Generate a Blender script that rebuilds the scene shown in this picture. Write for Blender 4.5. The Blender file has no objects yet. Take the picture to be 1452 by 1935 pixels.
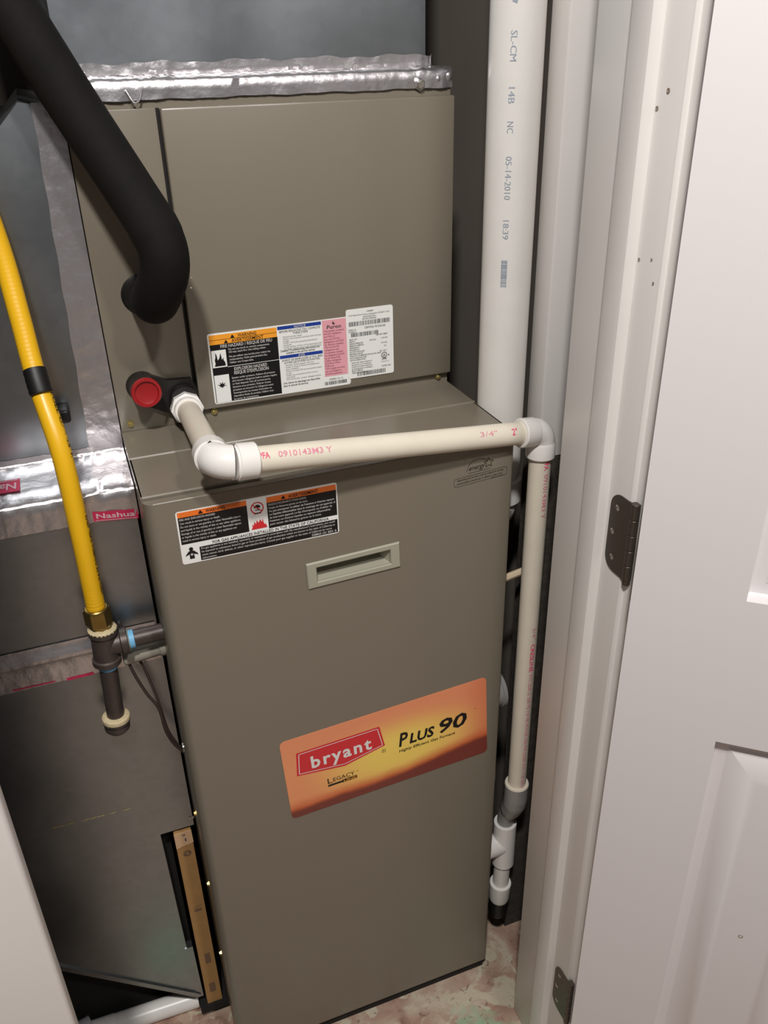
import bpy, bmesh, math, random
from mathutils import Vector, Matrix

random.seed(7)
SC = bpy.context.scene
COL = SC.collection

# ------------------------------------------------------------------ camera
cam_data = bpy.data.cameras.new('camera')
cam = bpy.data.objects.new('camera', cam_data)
COL.objects.link(cam)
cam.matrix_world = Matrix(((0.9334622683559698, 0.19017978981052805, -0.3041049836871321, -0.03660663),
                           (-0.35797199405414665, 0.44089553767949713, -0.8230839424549632, -0.8245364),
                           (-0.02245540087875286, 0.8771788713836709, 0.47963838729760155, 1.41393772),
                           (0, 0, 0, 1)))
cam_data.sensor_fit = 'VERTICAL'
cam_data.sensor_height = 36.0
cam_data.lens = 36.0 * 1610.9 / 1935.0
cam_data.clip_start = 0.02
SC.camera = cam

# ------------------------------------------------------------------ world, lamp, exposure
world = bpy.data.worlds.new('world')
SC.world = world
world.use_nodes = True
world.node_tree.nodes['Background'].inputs[0].default_value = (0.9, 0.88, 0.9, 1)
world.node_tree.nodes['Background'].inputs[1].default_value = 0.09




def globe_lamp(name, loc, power, color, radius=0.06):
    ld = bpy.data.lights.new(name, 'POINT')
    ld.shadow_soft_size = radius
    ld.energy = power
    ld.color = color
    o = bpy.data.objects.new(name, ld)
    COL.objects.link(o)
    o.location = loc


# two ceiling globes of the hall: one just left of the camera, one further back at the right
globe_lamp('ceiling_lamp', (-0.22, -1.13, 2.50), 104.0, (1.0, 0.97, 0.94))
globe_lamp('ceiling_lamp', (0.45, -1.50, 2.50), 40.0, (1.0, 0.97, 0.95))

SC.view_settings.view_transform = 'Standard'
SC.view_settings.look = 'None'
SC.view_settings.exposure = 0.12
SC.view_settings.gamma = 1.0
SC.view_settings.use_curve_mapping = False


# ------------------------------------------------------------------ materials
def lin(c):
    return tuple((x / 12.92 if x <= 0.04045 else ((x + 0.055) / 1.055) ** 2.4) for x in c)


def rgb(r, g, b):
    return lin((r / 255, g / 255, b / 255))


MATS = {}


def mat(name, color, rough=0.5, metal=0.0, spec=0.5, var=0.0, vscale=20.0, bump=0.0, bscale=60.0, bdist=0.001, coat=0.0):
    if name in MATS:
        return MATS[name]
    m = bpy.data.materials.new(name)
    m.use_nodes = True
    nt = m.node_tree
    b = nt.nodes['Principled BSDF']
    b.inputs['Base Color'].default_value = (*color, 1)
    b.inputs['Roughness'].default_value = rough
    b.inputs['Metallic'].default_value = metal
    b.inputs['Specular IOR Level'].default_value = spec
    if coat:
        b.inputs['Coat Weight'].default_value = coat
    if var or bump:
        tc = nt.nodes.new('ShaderNodeTexCoord')
    if var:
        n = nt.nodes.new('ShaderNodeTexNoise')
        n.inputs['Scale'].default_value = vscale
        n.inputs['Detail'].default_value = 5
        nt.links.new(tc.outputs['Object'], n.inputs['Vector'])
        r = nt.nodes.new('ShaderNodeValToRGB')
        r.color_ramp.elements[0].position = 0.3
        r.color_ramp.elements[1].position = 0.7
        r.color_ramp.elements[0].color = (*[x * (1 - var) for x in color], 1)
        r.color_ramp.elements[1].color = (*[min(1, x * (1 + var)) for x in color], 1)
        nt.links.new(n.outputs['Fac'], r.inputs['Fac'])
        nt.links.new(r.outputs['Color'], b.inputs['Base Color'])
    if bump:
        n2 = nt.nodes.new('ShaderNodeTexNoise')
        n2.inputs['Scale'].default_value = bscale
        n2.inputs['Detail'].default_value = 4
        nt.links.new(tc.outputs['Object'], n2.inputs['Vector'])
        bp = nt.nodes.new('ShaderNodeBump')
        bp.inputs['Strength'].default_value = bump
        bp.inputs['Distance'].default_value = bdist
        nt.links.new(n2.outputs['Fac'], bp.inputs['Height'])
        nt.links.new(bp.outputs['Normal'], b.inputs['Normal'])
    MATS[name] = m
    return m


TAUPE = mat('taupe_enamel', rgb(127, 119, 105), rough=0.30, spec=0.5, bump=0.05, bscale=350, bdist=0.0004)
GREYPLASTIC = mat('grey_plastic', rgb(168, 165, 148), rough=0.45)
WHITEPAINT = mat('white_trim_paint', rgb(236, 232, 228), rough=0.38, var=0.02, vscale=8)
DOORPAINT = mat('white_door_paint', rgb(226, 221, 221), rough=0.42, bump=0.04, bscale=120)
DRYWALL = mat('unpainted_board', rgb(120, 112, 103), rough=0.9, var=0.08, vscale=6, bump=0.1, bscale=180)
SHADEBOARD = mat('shade_dark_board', rgb(66, 60, 54), rough=0.9, var=0.3, vscale=90, bump=0.5, bscale=120, bdist=0.003)  # rough board with the shade put into its colour
HALLWALL = mat('hall_wall_paint', rgb(128, 122, 124), rough=0.9)
CEILING = mat('ceiling_paint', rgb(160, 156, 158), rough=0.9)
PVC = mat('white_pvc', rgb(242, 239, 234), rough=0.3, var=0.02, vscale=30)
PVCOLD = mat('cream_pvc', rgb(232, 223, 205), rough=0.35, var=0.03, vscale=25)
PVCGREY = mat('grey_pvc', rgb(150, 148, 146), rough=0.4)
FOAM = mat('black_foam_insulation', rgb(22, 20, 18), rough=0.8, spec=0.18, var=0.15, vscale=40, bump=0.3, bscale=250, bdist=0.0008)
RUBBER = mat('black_rubber', rgb(20, 19, 19), rough=0.5)
BLACKPLASTIC = mat('black_plastic', rgb(28, 25, 25), rough=0.35)
REDPLASTIC = mat('red_plastic', rgb(158, 30, 34), rough=0.35)
YELLOW = mat('yellow_jacket', rgb(238, 184, 28), rough=0.35)
BRASS = mat('brass', rgb(150, 125, 70), rough=0.35, metal=0.9, var=0.12, vscale=60)
IRON = mat('black_iron', rgb(80, 70, 66), rough=0.45, metal=0.35, var=0.15, vscale=50, bump=0.15, bscale=200)
DOPE = mat('pipe_sealant', rgb(205, 188, 150), rough=0.7, var=0.12, vscale=200)
BLUETAPE = mat('blue_thread_seal', rgb(120, 185, 225), rough=0.5, var=0.1, vscale=150)
ZINC = mat('zinc_screw', rgb(200, 182, 120), rough=0.3, metal=0.85)
HINGE = mat('dark_bronze', rgb(92, 84, 76), rough=0.42, metal=0.55)
STEEL = mat('bright_steel', rgb(205, 200, 192), rough=0.25, metal=0.9)
CARD = mat('cardboard', rgb(178, 136, 84), rough=0.8, var=0.06, vscale=40)
CARDLIGHT = mat('cardboard_flap', rgb(222, 182, 140), rough=0.8)
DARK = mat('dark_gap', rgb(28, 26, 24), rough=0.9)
WIRE = mat('brown_cable', rgb(58, 46, 42), rough=0.5)
TANWIRE = mat('tan_strip', rgb(220, 200, 168), rough=0.6)

BLACKINK = mat('black_ink', rgb(17, 16, 18), rough=0.4)
GREYINK = mat('grey_ink', rgb(112, 112, 112), rough=0.5)
DARKGREYINK = mat('dark_grey_ink', rgb(70, 68, 68), rough=0.5)
WHITEINK = mat('white_ink', rgb(236, 234, 230), rough=0.4)
PALEINK = mat('pale_grey_ink', rgb(196, 192, 188), rough=0.4)
LABELWHITE = mat('label_white', rgb(240, 240, 236), rough=0.35)
ORANGE = mat('label_orange', rgb(240, 120, 45), rough=0.35)
AMBER = mat('label_amber', rgb(250, 165, 50), rough=0.35)
BLUEINK = mat('label_blue', rgb(32, 62, 150), rough=0.35)
PINK = mat('label_pink', rgb(232, 165, 175), rough=0.35)
PINKINK = mat('label_pink_lettering', rgb(150, 92, 104), rough=0.4)
REDINK = mat('red_ink', rgb(214, 46, 50), rough=0.35)
LOGORED = mat('logo_red', rgb(218, 48, 56), rough=0.35)
PIPERED = mat('pipe_red_print', rgb(236, 92, 130), rough=0.5)
PIPEFAINT = mat('pipe_faint_print', rgb(226, 150, 165), rough=0.5)
PIPEBLUE = mat('pipe_blue_print', rgb(166, 176, 190), rough=0.5)
TAPERED = mat('tape_red_print', rgb(205, 50, 90), rough=0.35, metal=0.3)
ETCH = mat('etched_print', rgb(60, 52, 40), rough=0.5)
BLUEPRINT = mat('blue_stamp', rgb(70, 66, 110), rough=0.7)


def galvanised():
    m = bpy.data.materials.new('galvanised_steel')
    m.use_nodes = True
    nt = m.node_tree
    b = nt.nodes['Principled BSDF']
    b.inputs['Metallic'].default_value = 1.0
    tc = nt.nodes.new('ShaderNodeTexCoord')
    v = nt.nodes.new('ShaderNodeTexVoronoi')
    v.inputs['Scale'].default_value = 90
    nt.links.new(tc.outputs['Object'], v.inputs['Vector'])
    n = nt.nodes.new('ShaderNodeTexNoise')
    n.inputs['Scale'].default_value = 7
    n.inputs['Detail'].default_value = 4
    nt.links.new(tc.outputs['Object'], n.inputs['Vector'])
    r = nt.nodes.new('ShaderNodeValToRGB')
    r.color_ramp.elements[0].color = (*rgb(160, 166, 170), 1)
    r.color_ramp.elements[1].color = (*rgb(168, 173, 178), 1)
    nt.links.new(v.outputs['Color'], r.inputs['Fac'])
    mr = nt.nodes.new('ShaderNodeMapRange')
    mr.inputs[1].default_value = 0.3
    mr.inputs[2].default_value = 0.7
    mr.inputs[3].default_value = 0.3
    mr.inputs[4].default_value = 0.42
    nt.links.new(n.outputs['Fac'], mr.inputs[0])
    nt.links.new(r.outputs['Color'], b.inputs['Base Color'])
    nt.links.new(mr.outputs[0], b.inputs['Roughness'])
    n3 = nt.nodes.new('ShaderNodeTexNoise')
    n3.inputs['Scale'].default_value = 5
    nt.links.new(tc.outputs['Object'], n3.inputs['Vector'])
    bp = nt.nodes.new('ShaderNodeBump')
    bp.inputs['Strength'].default_value = 0.25
    bp.inputs['Distance'].default_value = 0.01
    nt.links.new(n3.outputs['Fac'], bp.inputs['Height'])
    nt.links.new(bp.outputs['Normal'], b.inputs['Normal'])
    return m


GALV = galvanised()
FOIL = mat('aluminium_foil_tape', rgb(216, 212, 214), rough=0.33, metal=0.92, bump=0.4, bscale=55, bdist=0.003)


def floor_material():
    m = bpy.data.materials.new('stained_concrete')
    m.use_nodes = True
    nt = m.node_tree
    b = nt.nodes['Principled BSDF']
    b.inputs['Roughness'].default_value = 0.6
    tc = nt.nodes.new('ShaderNodeTexCoord')

    def noise(scale, detail, dist=0.0):
        n = nt.nodes.new('ShaderNodeTexNoise')
        n.inputs['Scale'].default_value = scale
        n.inputs['Detail'].default_value = detail
        n.inputs['Distortion'].default_value = dist
        nt.links.new(tc.outputs['Object'], n.inputs['Vector'])
        return n

    def ramp(src, stops):
        r = nt.nodes.new('ShaderNodeValToRGB')
        while len(r.color_ramp.elements) < len(stops):
            r.color_ramp.elements.new(0.5)
        for e, (p, c) in zip(r.color_ramp.elements, stops):
            e.position = p
            e.color = (*c, 1)
        nt.links.new(src, r.inputs['Fac'])
        return r

    def mix(a, bcol, fac):
        x = nt.nodes.new('ShaderNodeMix')
        x.data_type = 'RGBA'
        nt.links.new(a, x.inputs[6])
        if isinstance(bcol, tuple):
            x.inputs[7].default_value = (*bcol, 1)
        else:
            nt.links.new(bcol, x.inputs[7])
        nt.links.new(fac, x.inputs[0])
        return x.outputs[2]

    base = ramp(noise(17, 9, 0.8).outputs['Fac'],
                [(0.25, rgb(122, 92, 76)), (0.45, rgb(178, 146, 128)), (0.6, rgb(190, 166, 146)), (0.75, rgb(208, 194, 174))])
    col = base.outputs['Color']
    wh = ramp(noise(14, 6, 2.0).outputs['Fac'], [(0.54, (0, 0, 0)), (0.60, (1, 1, 1))])
    col = mix(col, rgb(204, 192, 168), wh.outputs['Color'])
    # two spilled patches of mint paint in front of the furnace
    for spot, size in (((0.375, -0.115, -0.03), 0.095), ((-0.085, -0.06, -0.03), 0.10)):
        sub = nt.nodes.new('ShaderNodeVectorMath')
        sub.operation = 'DISTANCE'
        nt.links.new(tc.outputs['Object'], sub.inputs[0])
        sub.inputs[1].default_value = spot
        ad = nt.nodes.new('ShaderNodeMath')
        ad.operation = 'ADD'
        sc = nt.nodes.new('ShaderNodeMath')
        sc.operation = 'MULTIPLY'
        sc.inputs[1].default_value = 0.14
        nt.links.new(noise(30, 6, 1.0).outputs['Fac'], sc.inputs[0])
        nt.links.new(sub.outputs['Value'], ad.inputs[0])
        nt.links.new(sc.outputs[0], ad.inputs[1])
        gr = ramp(ad.outputs[0], [(size, (1, 1, 1)), (size + 0.04, (0, 0, 0))])
        col = mix(col, rgb(150, 196, 158), gr.outputs['Color'])
    dk = ramp(noise(38, 5, 3.0).outputs['Fac'], [(0.30, (.7, .7, .7)), (0.40, (0, 0, 0))])
    col = mix(col, rgb(110, 74, 56), dk.outputs['Color'])
    nt.links.new(col, b.inputs['Base Color'])
    bp = nt.nodes.new('ShaderNodeBump')
    bp.inputs['Strength'].default_value = 0.6
    bp.inputs['Distance'].default_value = 0.004
    nt.links.new(noise(45, 8, 0.5).outputs['Fac'], bp.inputs['Height'])
    nt.links.new(bp.outputs['Normal'], b.inputs['Normal'])
    return m


FLOORMAT = floor_material()


def sunset_material():
    """printed sunset of the big furnace badge: colour only, from the badge's own coordinates"""
    m = bpy.data.materials.new('sunset_print')
    m.use_nodes = True
    nt = m.node_tree
    b = nt.nodes['Principled BSDF']
    b.inputs['Roughness'].default_value = 0.3
    tc = nt.nodes.new('ShaderNodeTexCoord')
    sp = nt.nodes.new('ShaderNodeSeparateXYZ')
    nt.links.new(tc.outputs['Object'], sp.inputs[0])

    def math_(op, a, bb):
        x = nt.nodes.new('ShaderNodeMath')
        x.operation = op
        for i, v in enumerate((a, bb)):
            if isinstance(v, (int, float)):
                x.inputs[i].default_value = v
            else:
                nt.links.new(v, x.inputs[i])
        return x.outputs[0]

    def smooth(v, lo, hi):
        x = nt.nodes.new('ShaderNodeMapRange')
        x.interpolation_type = 'SMOOTHSTEP'
        x.inputs[1].default_value = lo
        x.inputs[2].default_value = hi
        nt.links.new(v, x.inputs[0])
        return x.outputs[0]

    def mix(fac, a, bcol):
        x = nt.nodes.new('ShaderNodeMix')
        x.data_type = 'RGBA'
        for i, v in ((6, a), (7, bcol)):
            if isinstance(v, tuple):
                x.inputs[i].default_value = (*v, 1)
            else:
                nt.links.new(v, x.inputs[i])
        nt.links.new(fac, x.inputs[0])
        return x.outputs[2]

    X, Z = sp.outputs[0], sp.outputs[2]       # badge runs x 0..0.3, z 0..0.142
    # warm yellow sun glow: elongated around the middle
    dx = math_('MULTIPLY', math_('SUBTRACT', X, 0.165), 0.62)
    dz = math_('MULTIPLY', math_('SUBTRACT', Z, 0.062), 1.25)
    d = math_('SQRT', math_('ADD', math_('MULTIPLY', dx, dx), math_('MULTIPLY', dz, dz)), 0)
    glow = smooth(d, 0.02, 0.095)
    col = mix(glow, rgb(253, 218, 108), rgb(242, 158, 108))
    top = smooth(Z, 0.085, 0.142)
    col = mix(math_('MULTIPLY', top, 0.55), col, rgb(236, 146, 110))
    right = smooth(X, 0.25, 0.31)
    col = mix(math_('MULTIPLY', right, 0.6), col, rgb(216, 112, 78))
    # dark hill along the bottom, rising at the right
    n = nt.nodes.new('ShaderNodeTexNoise')
    n.inputs['Scale'].default_value = 22
    nt.links.new(tc.outputs['Object'], n.inputs['Vector'])
    hill = math_('ADD', math_('ADD', 0.013, math_('MULTIPLY', smooth(X, 0.13, 0.30), 0.019)), math_('MULTIPLY', math_('SUBTRACT', n.outputs['Fac'], 0.5), 0.008))
    rel = math_('SUBTRACT', Z, hill)
    haze = smooth(rel, -0.002, 0.022)
    col = mix(haze, rgb(212, 104, 58), col)
    edge = smooth(rel, -0.004, 0.006)
    col = mix(edge, rgb(124, 58, 48), col)
    nt.links.new(col, b.inputs['Base Color'])
    return m


SUNSET = sunset_material()


# ------------------------------------------------------------------ mesh helpers
def obj(name, bm, m, parent=None, smooth=True, angle=35):
    me = bpy.data.meshes.new(name)
    bmesh.ops.recalc_face_normals(bm, faces=bm.faces[:])
    bm.to_mesh(me)
    bm.free()
    o = bpy.data.objects.new(name, me)
    COL.objects.link(o)
    for x in (m if isinstance(m, (list, tuple)) else [m]):
        me.materials.append(x)
    if smooth:
        for p in me.polygons:
            p.use_smooth = True
        me.set_sharp_from_angle(angle=math.radians(angle))
    if parent is not None:
        o.parent = parent
        o.matrix_parent_inverse = Matrix.Identity(4)
        if parent.location.length > 0 or parent.rotation_euler.to_matrix() != Matrix.Identity(3):
            o.matrix_parent_inverse = parent.matrix_basis.inverted()
    return o


def thing(name, label, cat, loc=(0, 0, 0), group=None):
    o = bpy.data.objects.new(name, None)
    COL.objects.link(o)
    o.location = loc
    o.empty_display_size = 0.05
    o['label'] = label
    o['category'] = cat
    if group:
        o['group'] = group
    return o


def tag(o, label, cat, group=None):
    o['label'] = label
    o['category'] = cat
    if group:
        o['group'] = group
    return o


def structure(o, label=None):
    o['kind'] = 'structure'
    if label:
        o['label'] = label
        o['category'] = o.name.split('_')[0]
    return o


def box(bm, x0, x1, y0, y1, z0, z1, bev=0.0, seg=2):
    vs = [bm.verts.new((x, y, z)) for x in (x0, x1) for y in (y0, y1) for z in (z0, z1)]
    F = [(0, 1, 3, 2), (4, 6, 7, 5), (0, 4, 5, 1), (2, 3, 7, 6), (0, 2, 6, 4), (1, 5, 7, 3)]
    fs = [bm.faces.new([vs[i] for i in f]) for f in F]
    if bev > 0:
        es = list({e for f in fs for e in f.edges})
        bmesh.ops.bevel(bm, geom=es, offset=bev, segments=seg, profile=0.5, affect='EDGES')
    return bm


def newbox(*a, **k):
    return box(bmesh.new(), *a, **k)


def prism(bm, pts, axis, a0, a1):
    """extrude a 2-D polygon; axis 'z': pts (x,y); 'y': pts (x,z); 'x': pts (y,z)"""
    def P(p, a):
        return (p[0], p[1], a) if axis == 'z' else ((p[0], a, p[1]) if axis == 'y' else (a, p[0], p[1]))
    A = [bm.verts.new(P(p, a0)) for p in pts]
    B = [bm.verts.new(P(p, a1)) for p in pts]
    n = len(pts)
    bm.faces.new(A)
    bm.faces.new(B[::-1])
    for i in range(n):
        bm.faces.new((A[i], A[(i + 1) % n], B[(i + 1) % n], B[i]))
    return bm


def sweep(bm, pts, radii, seg=20, caps=True):
    """round tube through pts with a radius at each point (parallel transport)"""
    P = [Vector(p) for p in pts]
    if isinstance(radii, (int, float)):
        radii = [radii] * len(P)
    T = []
    for i in range(len(P)):
        a = P[max(0, i - 1)]
        b = P[min(len(P) - 1, i + 1)]
        t = b - a
        k = 1
        while t.length < 1e-7:
            k += 1
            t = P[min(len(P) - 1, i + k)] - P[max(0, i - k)]
        T.append(t.normalized())
    up = Vector((0, 0, 1)) if abs(T[0].z) < 0.9 else Vector((1, 0, 0))
    N = (up - T[0] * up.dot(T[0])).normalized()
    rings = []
    for i in range(len(P)):
        N = N - T[i] * N.dot(T[i])
        N.normalize()
        B = T[i].cross(N)
        rings.append([bm.verts.new(P[i] + (N * math.cos(2 * math.pi * k / seg) + B * math.sin(2 * math.pi * k / seg)) * radii[i]) for k in range(seg)])
    for i in range(len(rings) - 1):
        for k in range(seg):
            bm.faces.new((rings[i][k], rings[i][(k + 1) % seg], rings[i + 1][(k + 1) % seg], rings[i + 1][k]))
    if caps:
        bm.faces.new(rings[0][::-1])
        bm.faces.new(rings[-1])
    return bm


def lathe(bm, p0, d, prof, seg=24, caps=True):
    """prof: list of (distance along d, radius)"""
    p0 = Vector(p0)
    d = Vector(d).normalized()
    up = Vector((0, 0, 1)) if abs(d.z) < 0.9 else Vector((1, 0, 0))
    n = (up - d * up.dot(d)).normalized()
    b = d.cross(n)
    rings = []
    for t, r in prof:
        rings.append([bm.verts.new(p0 + d * t + (n * math.cos(2 * math.pi * k / seg) + b * math.sin(2 * math.pi * k / seg)) * max(r, 1e-5)) for k in range(seg)])
    for i in range(len(rings) - 1):
        for k in range(seg):
            bm.faces.new((rings[i][k], rings[i][(k + 1) % seg], rings[i + 1][(k + 1) % seg], rings[i + 1][k]))
    if caps:
        bm.faces.new(rings[0][::-1])
        bm.faces.new(rings[-1])
    return bm


def spline(pts, n=8):
    """Catmull-Rom through pts"""
    P = [Vector(p) for p in pts]
    P = [P[0] * 2 - P[1]] + P + [P[-1] * 2 - P[-2]]
    out = []
    for i in range(1, len(P) - 2):
        for k in range(n):
            t = k / n
            a, b, c, d = P[i - 1], P[i], P[i + 1], P[i + 2]
            out.append(0.5 * ((2 * b) + (c - a) * t + (2 * a - 5 * b + 4 * c - d) * t * t + (3 * b - a - 3 * c + d) * t ** 3))
    out.append(P[-2])
    return out


def elbow_path(corner, da, db, leg, rbend, n=8):
    """points from corner+da*leg round to corner+db*leg"""
    c = Vector(corner)
    da = Vector(da).normalized()
    db = Vector(db).normalized()
    ang = math.acos(max(-1, min(1, da.dot(db))))
    tl = rbend / math.tan(ang / 2)
    cen = c + (da + db).normalized() * (rbend / math.sin(ang / 2))
    A = c + da * tl
    B = c + db * tl
    va = A - cen
    vb = B - cen
    tot = math.acos(max(-1, min(1, va.normalized().dot(vb.normalized()))))
    arc = []
    for i in range(n + 1):
        t = i / n
        arc.append(cen + (va * math.sin((1 - t) * tot) + vb * math.sin(t * tot)) / math.sin(tot))
    return [c + da * leg, A + da * 1e-4] + arc + [B + db * 1e-4, c + db * leg]


def elbow(bm, corner, da, db, leg, rb, r_body, r_sock, sock, seg=28):
    c = Vector(corner)
    da = Vector(da).normalized()
    db = Vector(db).normalized()
    mid = elbow_path(corner, da, db, leg, rb)[2:-2]
    pts, rad = [], []
    for s, (q, r) in enumerate(((leg, r_sock - .0012), (leg - .0012, r_sock), (leg - sock + .001, r_sock), (leg - sock - 0.002, r_body))):
        pts.append(c + da * q)
        rad.append(r)
    for p in mid:
        pts.append(p)
        rad.append(r_body)
    for q, r in ((leg - sock - 0.002, r_body), (leg - sock + .001, r_sock), (leg - .0012, r_sock), (leg, r_sock - .0012)):
        pts.append(c + db * q)
        rad.append(r)
    return sweep(bm, pts, rad, seg)


def rounded_rect(x0, x1, z0, z1, r, n=4):
    out = []
    for cx, cz, a0 in ((x1 - r, z1 - r, 0), (x0 + r, z1 - r, 90), (x0 + r, z0 + r, 180), (x1 - r, z0 + r, 270)):
        for i in range(n + 1):
            a = math.radians(a0 + 90 * i / n)
            out.append((cx + r * math.cos(a), cz + r * math.sin(a)))
    return out


def wrinkled(fn, nu, nv, amp, seed, thick=0.0006):
    """foil strip: fn(u,v) -> (point, normal); grid with random crinkles along the normal"""
    rnd = random.Random(seed)
    bm = bmesh.new()
    grid = []
    for i in range(nu + 1):
        row = []
        for j in range(nv + 1):
            p, n = fn(i / nu, j / nv)
            a = amp if callable(amp) is False else amp(i / nu, j / nv)
            row.append(bm.verts.new(Vector(p) + Vector(n) * (thick + rnd.random() * a)))
        grid.append(row)
    for i in range(nu):
        for j in range(nv):
            bm.faces.new((grid[i][j], grid[i + 1][j], grid[i + 1][j + 1], grid[i][j + 1]))
    return bm


# ------------------------------------------------------------------ lettering
_glyphs = {}


def text_geo(s, bold=0.0, shear=0.0, space=1.0):
    key = (s, bold, shear, space)
    if key in _glyphs:
        return _glyphs[key]
    cu = bpy.data.curves.new('lettering_source', 'FONT')
    cu.body = s
    cu.size = 1.0
    cu.resolution_u = 2
    cu.offset = bold
    cu.shear = shear
    cu.space_character = space
    cu.fill_mode = 'FRONT'
    o = bpy.data.objects.new('lettering_source', cu)
    COL.objects.link(o)
    bpy.context.view_layer.update()
    dg = bpy.context.evaluated_depsgraph_get()
    me = o.evaluated_get(dg).to_mesh()
    vs = [(v.co.x, v.co.y) for v in me.vertices]
    fs = [tuple(p.vertices) for p in me.polygons]
    o.evaluated_get(dg).to_mesh_clear()
    bpy.data.objects.remove(o)
    bpy.data.curves.remove(cu)
    xs = [v[0] for v in vs] or [0]
    x0, x1 = min(xs), max(xs)
    _glyphs[key] = (vs, fs, x0, max(1e-4, x1 - x0))
    return _glyphs[key]


CAP = 0.69


class Ink:
    """flat print on a surface; place(s, t) puts a label coordinate into the scene.
    Pieces that stand apart on the label become objects of their own."""

    def __init__(self, place):
        self.place = place
        self.items = []          # each: [verts2d, faces, lift]
        self.open = False

    def _add(self, vs, fs, lift):
        if self.open:
            it = self.items[-1]
            b = len(it[0])
            it[0] += [(x, z, lift) for x, z in vs]
            it[1] += [tuple(i + b for i in f) for f in fs]
        else:
            self.items.append([[(x, z, lift) for x, z in vs], [tuple(f) for f in fs]])

    def poly(self, pts, lift=0.0):
        self._add(pts, [range(len(pts))], lift)
        return self

    def rect(self, x0, x1, z0, z1, lift=0.0):
        return self.poly([(x0, z0), (x1, z0), (x1, z1), (x0, z1)], lift)

    def text(self, s, x, z, width=None, h=0.005, align='L', bold=0.0, shear=0.0, lift=0.0, space=1.0):
        vs, fs, x0, w = text_geo(s, bold, shear, space)
        k = h / CAP
        kx = (width / w) if width else k
        off = {'L': 0, 'C': -kx * w / 2, 'R': -kx * w}[align]
        self._add([(x + off + (p[0] - x0) * kx, z + p[1] * k) for p in vs], fs, lift)
        return self

    def group(self, fn):
        self.items.append([[], []])
        self.open = True
        fn()
        self.open = False
        return self

    def ring(self, cx, cz, r0, r1, n=24, a0=0, a1=360, sx=1.0, lift=0.0):
        def go():
            for i in range(n):
                t0 = math.radians(a0 + (a1 - a0) * i / n)
                t1 = math.radians(a0 + (a1 - a0) * (i + 1) / n)
                self.poly([(cx + sx * r0 * math.cos(t0), cz + r0 * math.sin(t0)), (cx + sx * r1 * math.cos(t0), cz + r1 * math.sin(t0)),
                           (cx + sx * r1 * math.cos(t1), cz + r1 * math.sin(t1)), (cx + sx * r0 * math.cos(t1), cz + r0 * math.sin(t1))], lift)
        return self.group(go)

    def line(self, pts, w, lift=0.0):
        def go():
            for a, b in zip(pts[:-1], pts[1:]):
                dx, dz = b[0] - a[0], b[1] - a[1]
                L = math.hypot(dx, dz) or 1
                nx, nz = -dz / L * w / 2, dx / L * w / 2
                self.poly([(a[0] + nx, a[1] + nz), (a[0] - nx, a[1] - nz), (b[0] - nx, b[1] - nz), (b[0] + nx, b[1] + nz)], lift)
        return self.group(go)

    def barcode(self, x0, x1, z0, z1, seed):
        rnd = random.Random(seed)

        def go():
            x = x0
            while x < x1 - 0.0004:
                w = rnd.choice((0.0004, 0.0005, 0.0008, 0.0011))
                self.rect(x, min(x1, x + w), z0, z1)
                x += w + rnd.choice((0.0004, 0.0005, 0.0008))
        return self.group(go)

    def build(self, name, m, parent, gap=0.0045):
        n = len(self.items)
        bb = []
        for vs, fs in self.items:
            xs = [v[0] for v in vs]
            zs = [v[1] for v in vs]
            bb.append((min(xs), max(xs), min(zs), max(zs)))
        own = list(range(n))

        def find(i):
            while own[i] != i:
                i = own[i]
            return i
        for i in range(n):
            for j in range(i):
                a, b = bb[i], bb[j]
                if a[0] - gap < b[1] and b[0] - gap < a[1] and a[2] - gap < b[3] and b[2] - gap < a[3]:
                    own[find(i)] = find(j)
        out = []
        for root in sorted({find(i) for i in range(n)}):
            v, f = [], []
            for i in range(n):
                if find(i) == root:
                    b = len(v)
                    v += [self.place(*p) for p in self.items[i][0]]
                    f += [tuple(q + b for q in g) for g in self.items[i][1]]
            me = bpy.data.meshes.new(name)
            me.from_pydata(v, [], f)
            me.materials.append(m)
            o = bpy.data.objects.new(name, me)
            COL.objects.link(o)
            o.parent = parent
            if parent.type == 'EMPTY':
                o.matrix_parent_inverse = parent.matrix_basis.inverted()
            out.append(o)
        return out


def on_front(y, rot=0.0, cx=0.0, cz=0.0):
    """label coordinates (x, z) on a plane facing -y"""
    c, s = math.cos(rot), math.sin(rot)

    def f(x, z, lift):
        dx, dz = x - cx, z - cz
        return (cx + dx * c - dz * s, y - lift, cz + dx * s + dz * c)
    return f


def on_pipe(A, u, n0, r):
    """print wrapped round a pipe: axis point A, reading direction u, outward direction n0"""
    A = Vector(A)
    u = Vector(u).normalized()
    n0 = Vector(n0)
    n0 = (n0 - u * n0.dot(u)).normalized()
    t0 = n0.cross(u)

    def f(s, t, lift):
        a = t / r
        return tuple(A + u * s + (n0 * math.cos(a) + t0 * math.sin(a)) * (r + 0.0004 + lift))
    return f


L1, L2, L3 = 0.0, 0.00025, 0.0005        # print layers above a label's face

FLOOR_Z = -0.03
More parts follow.
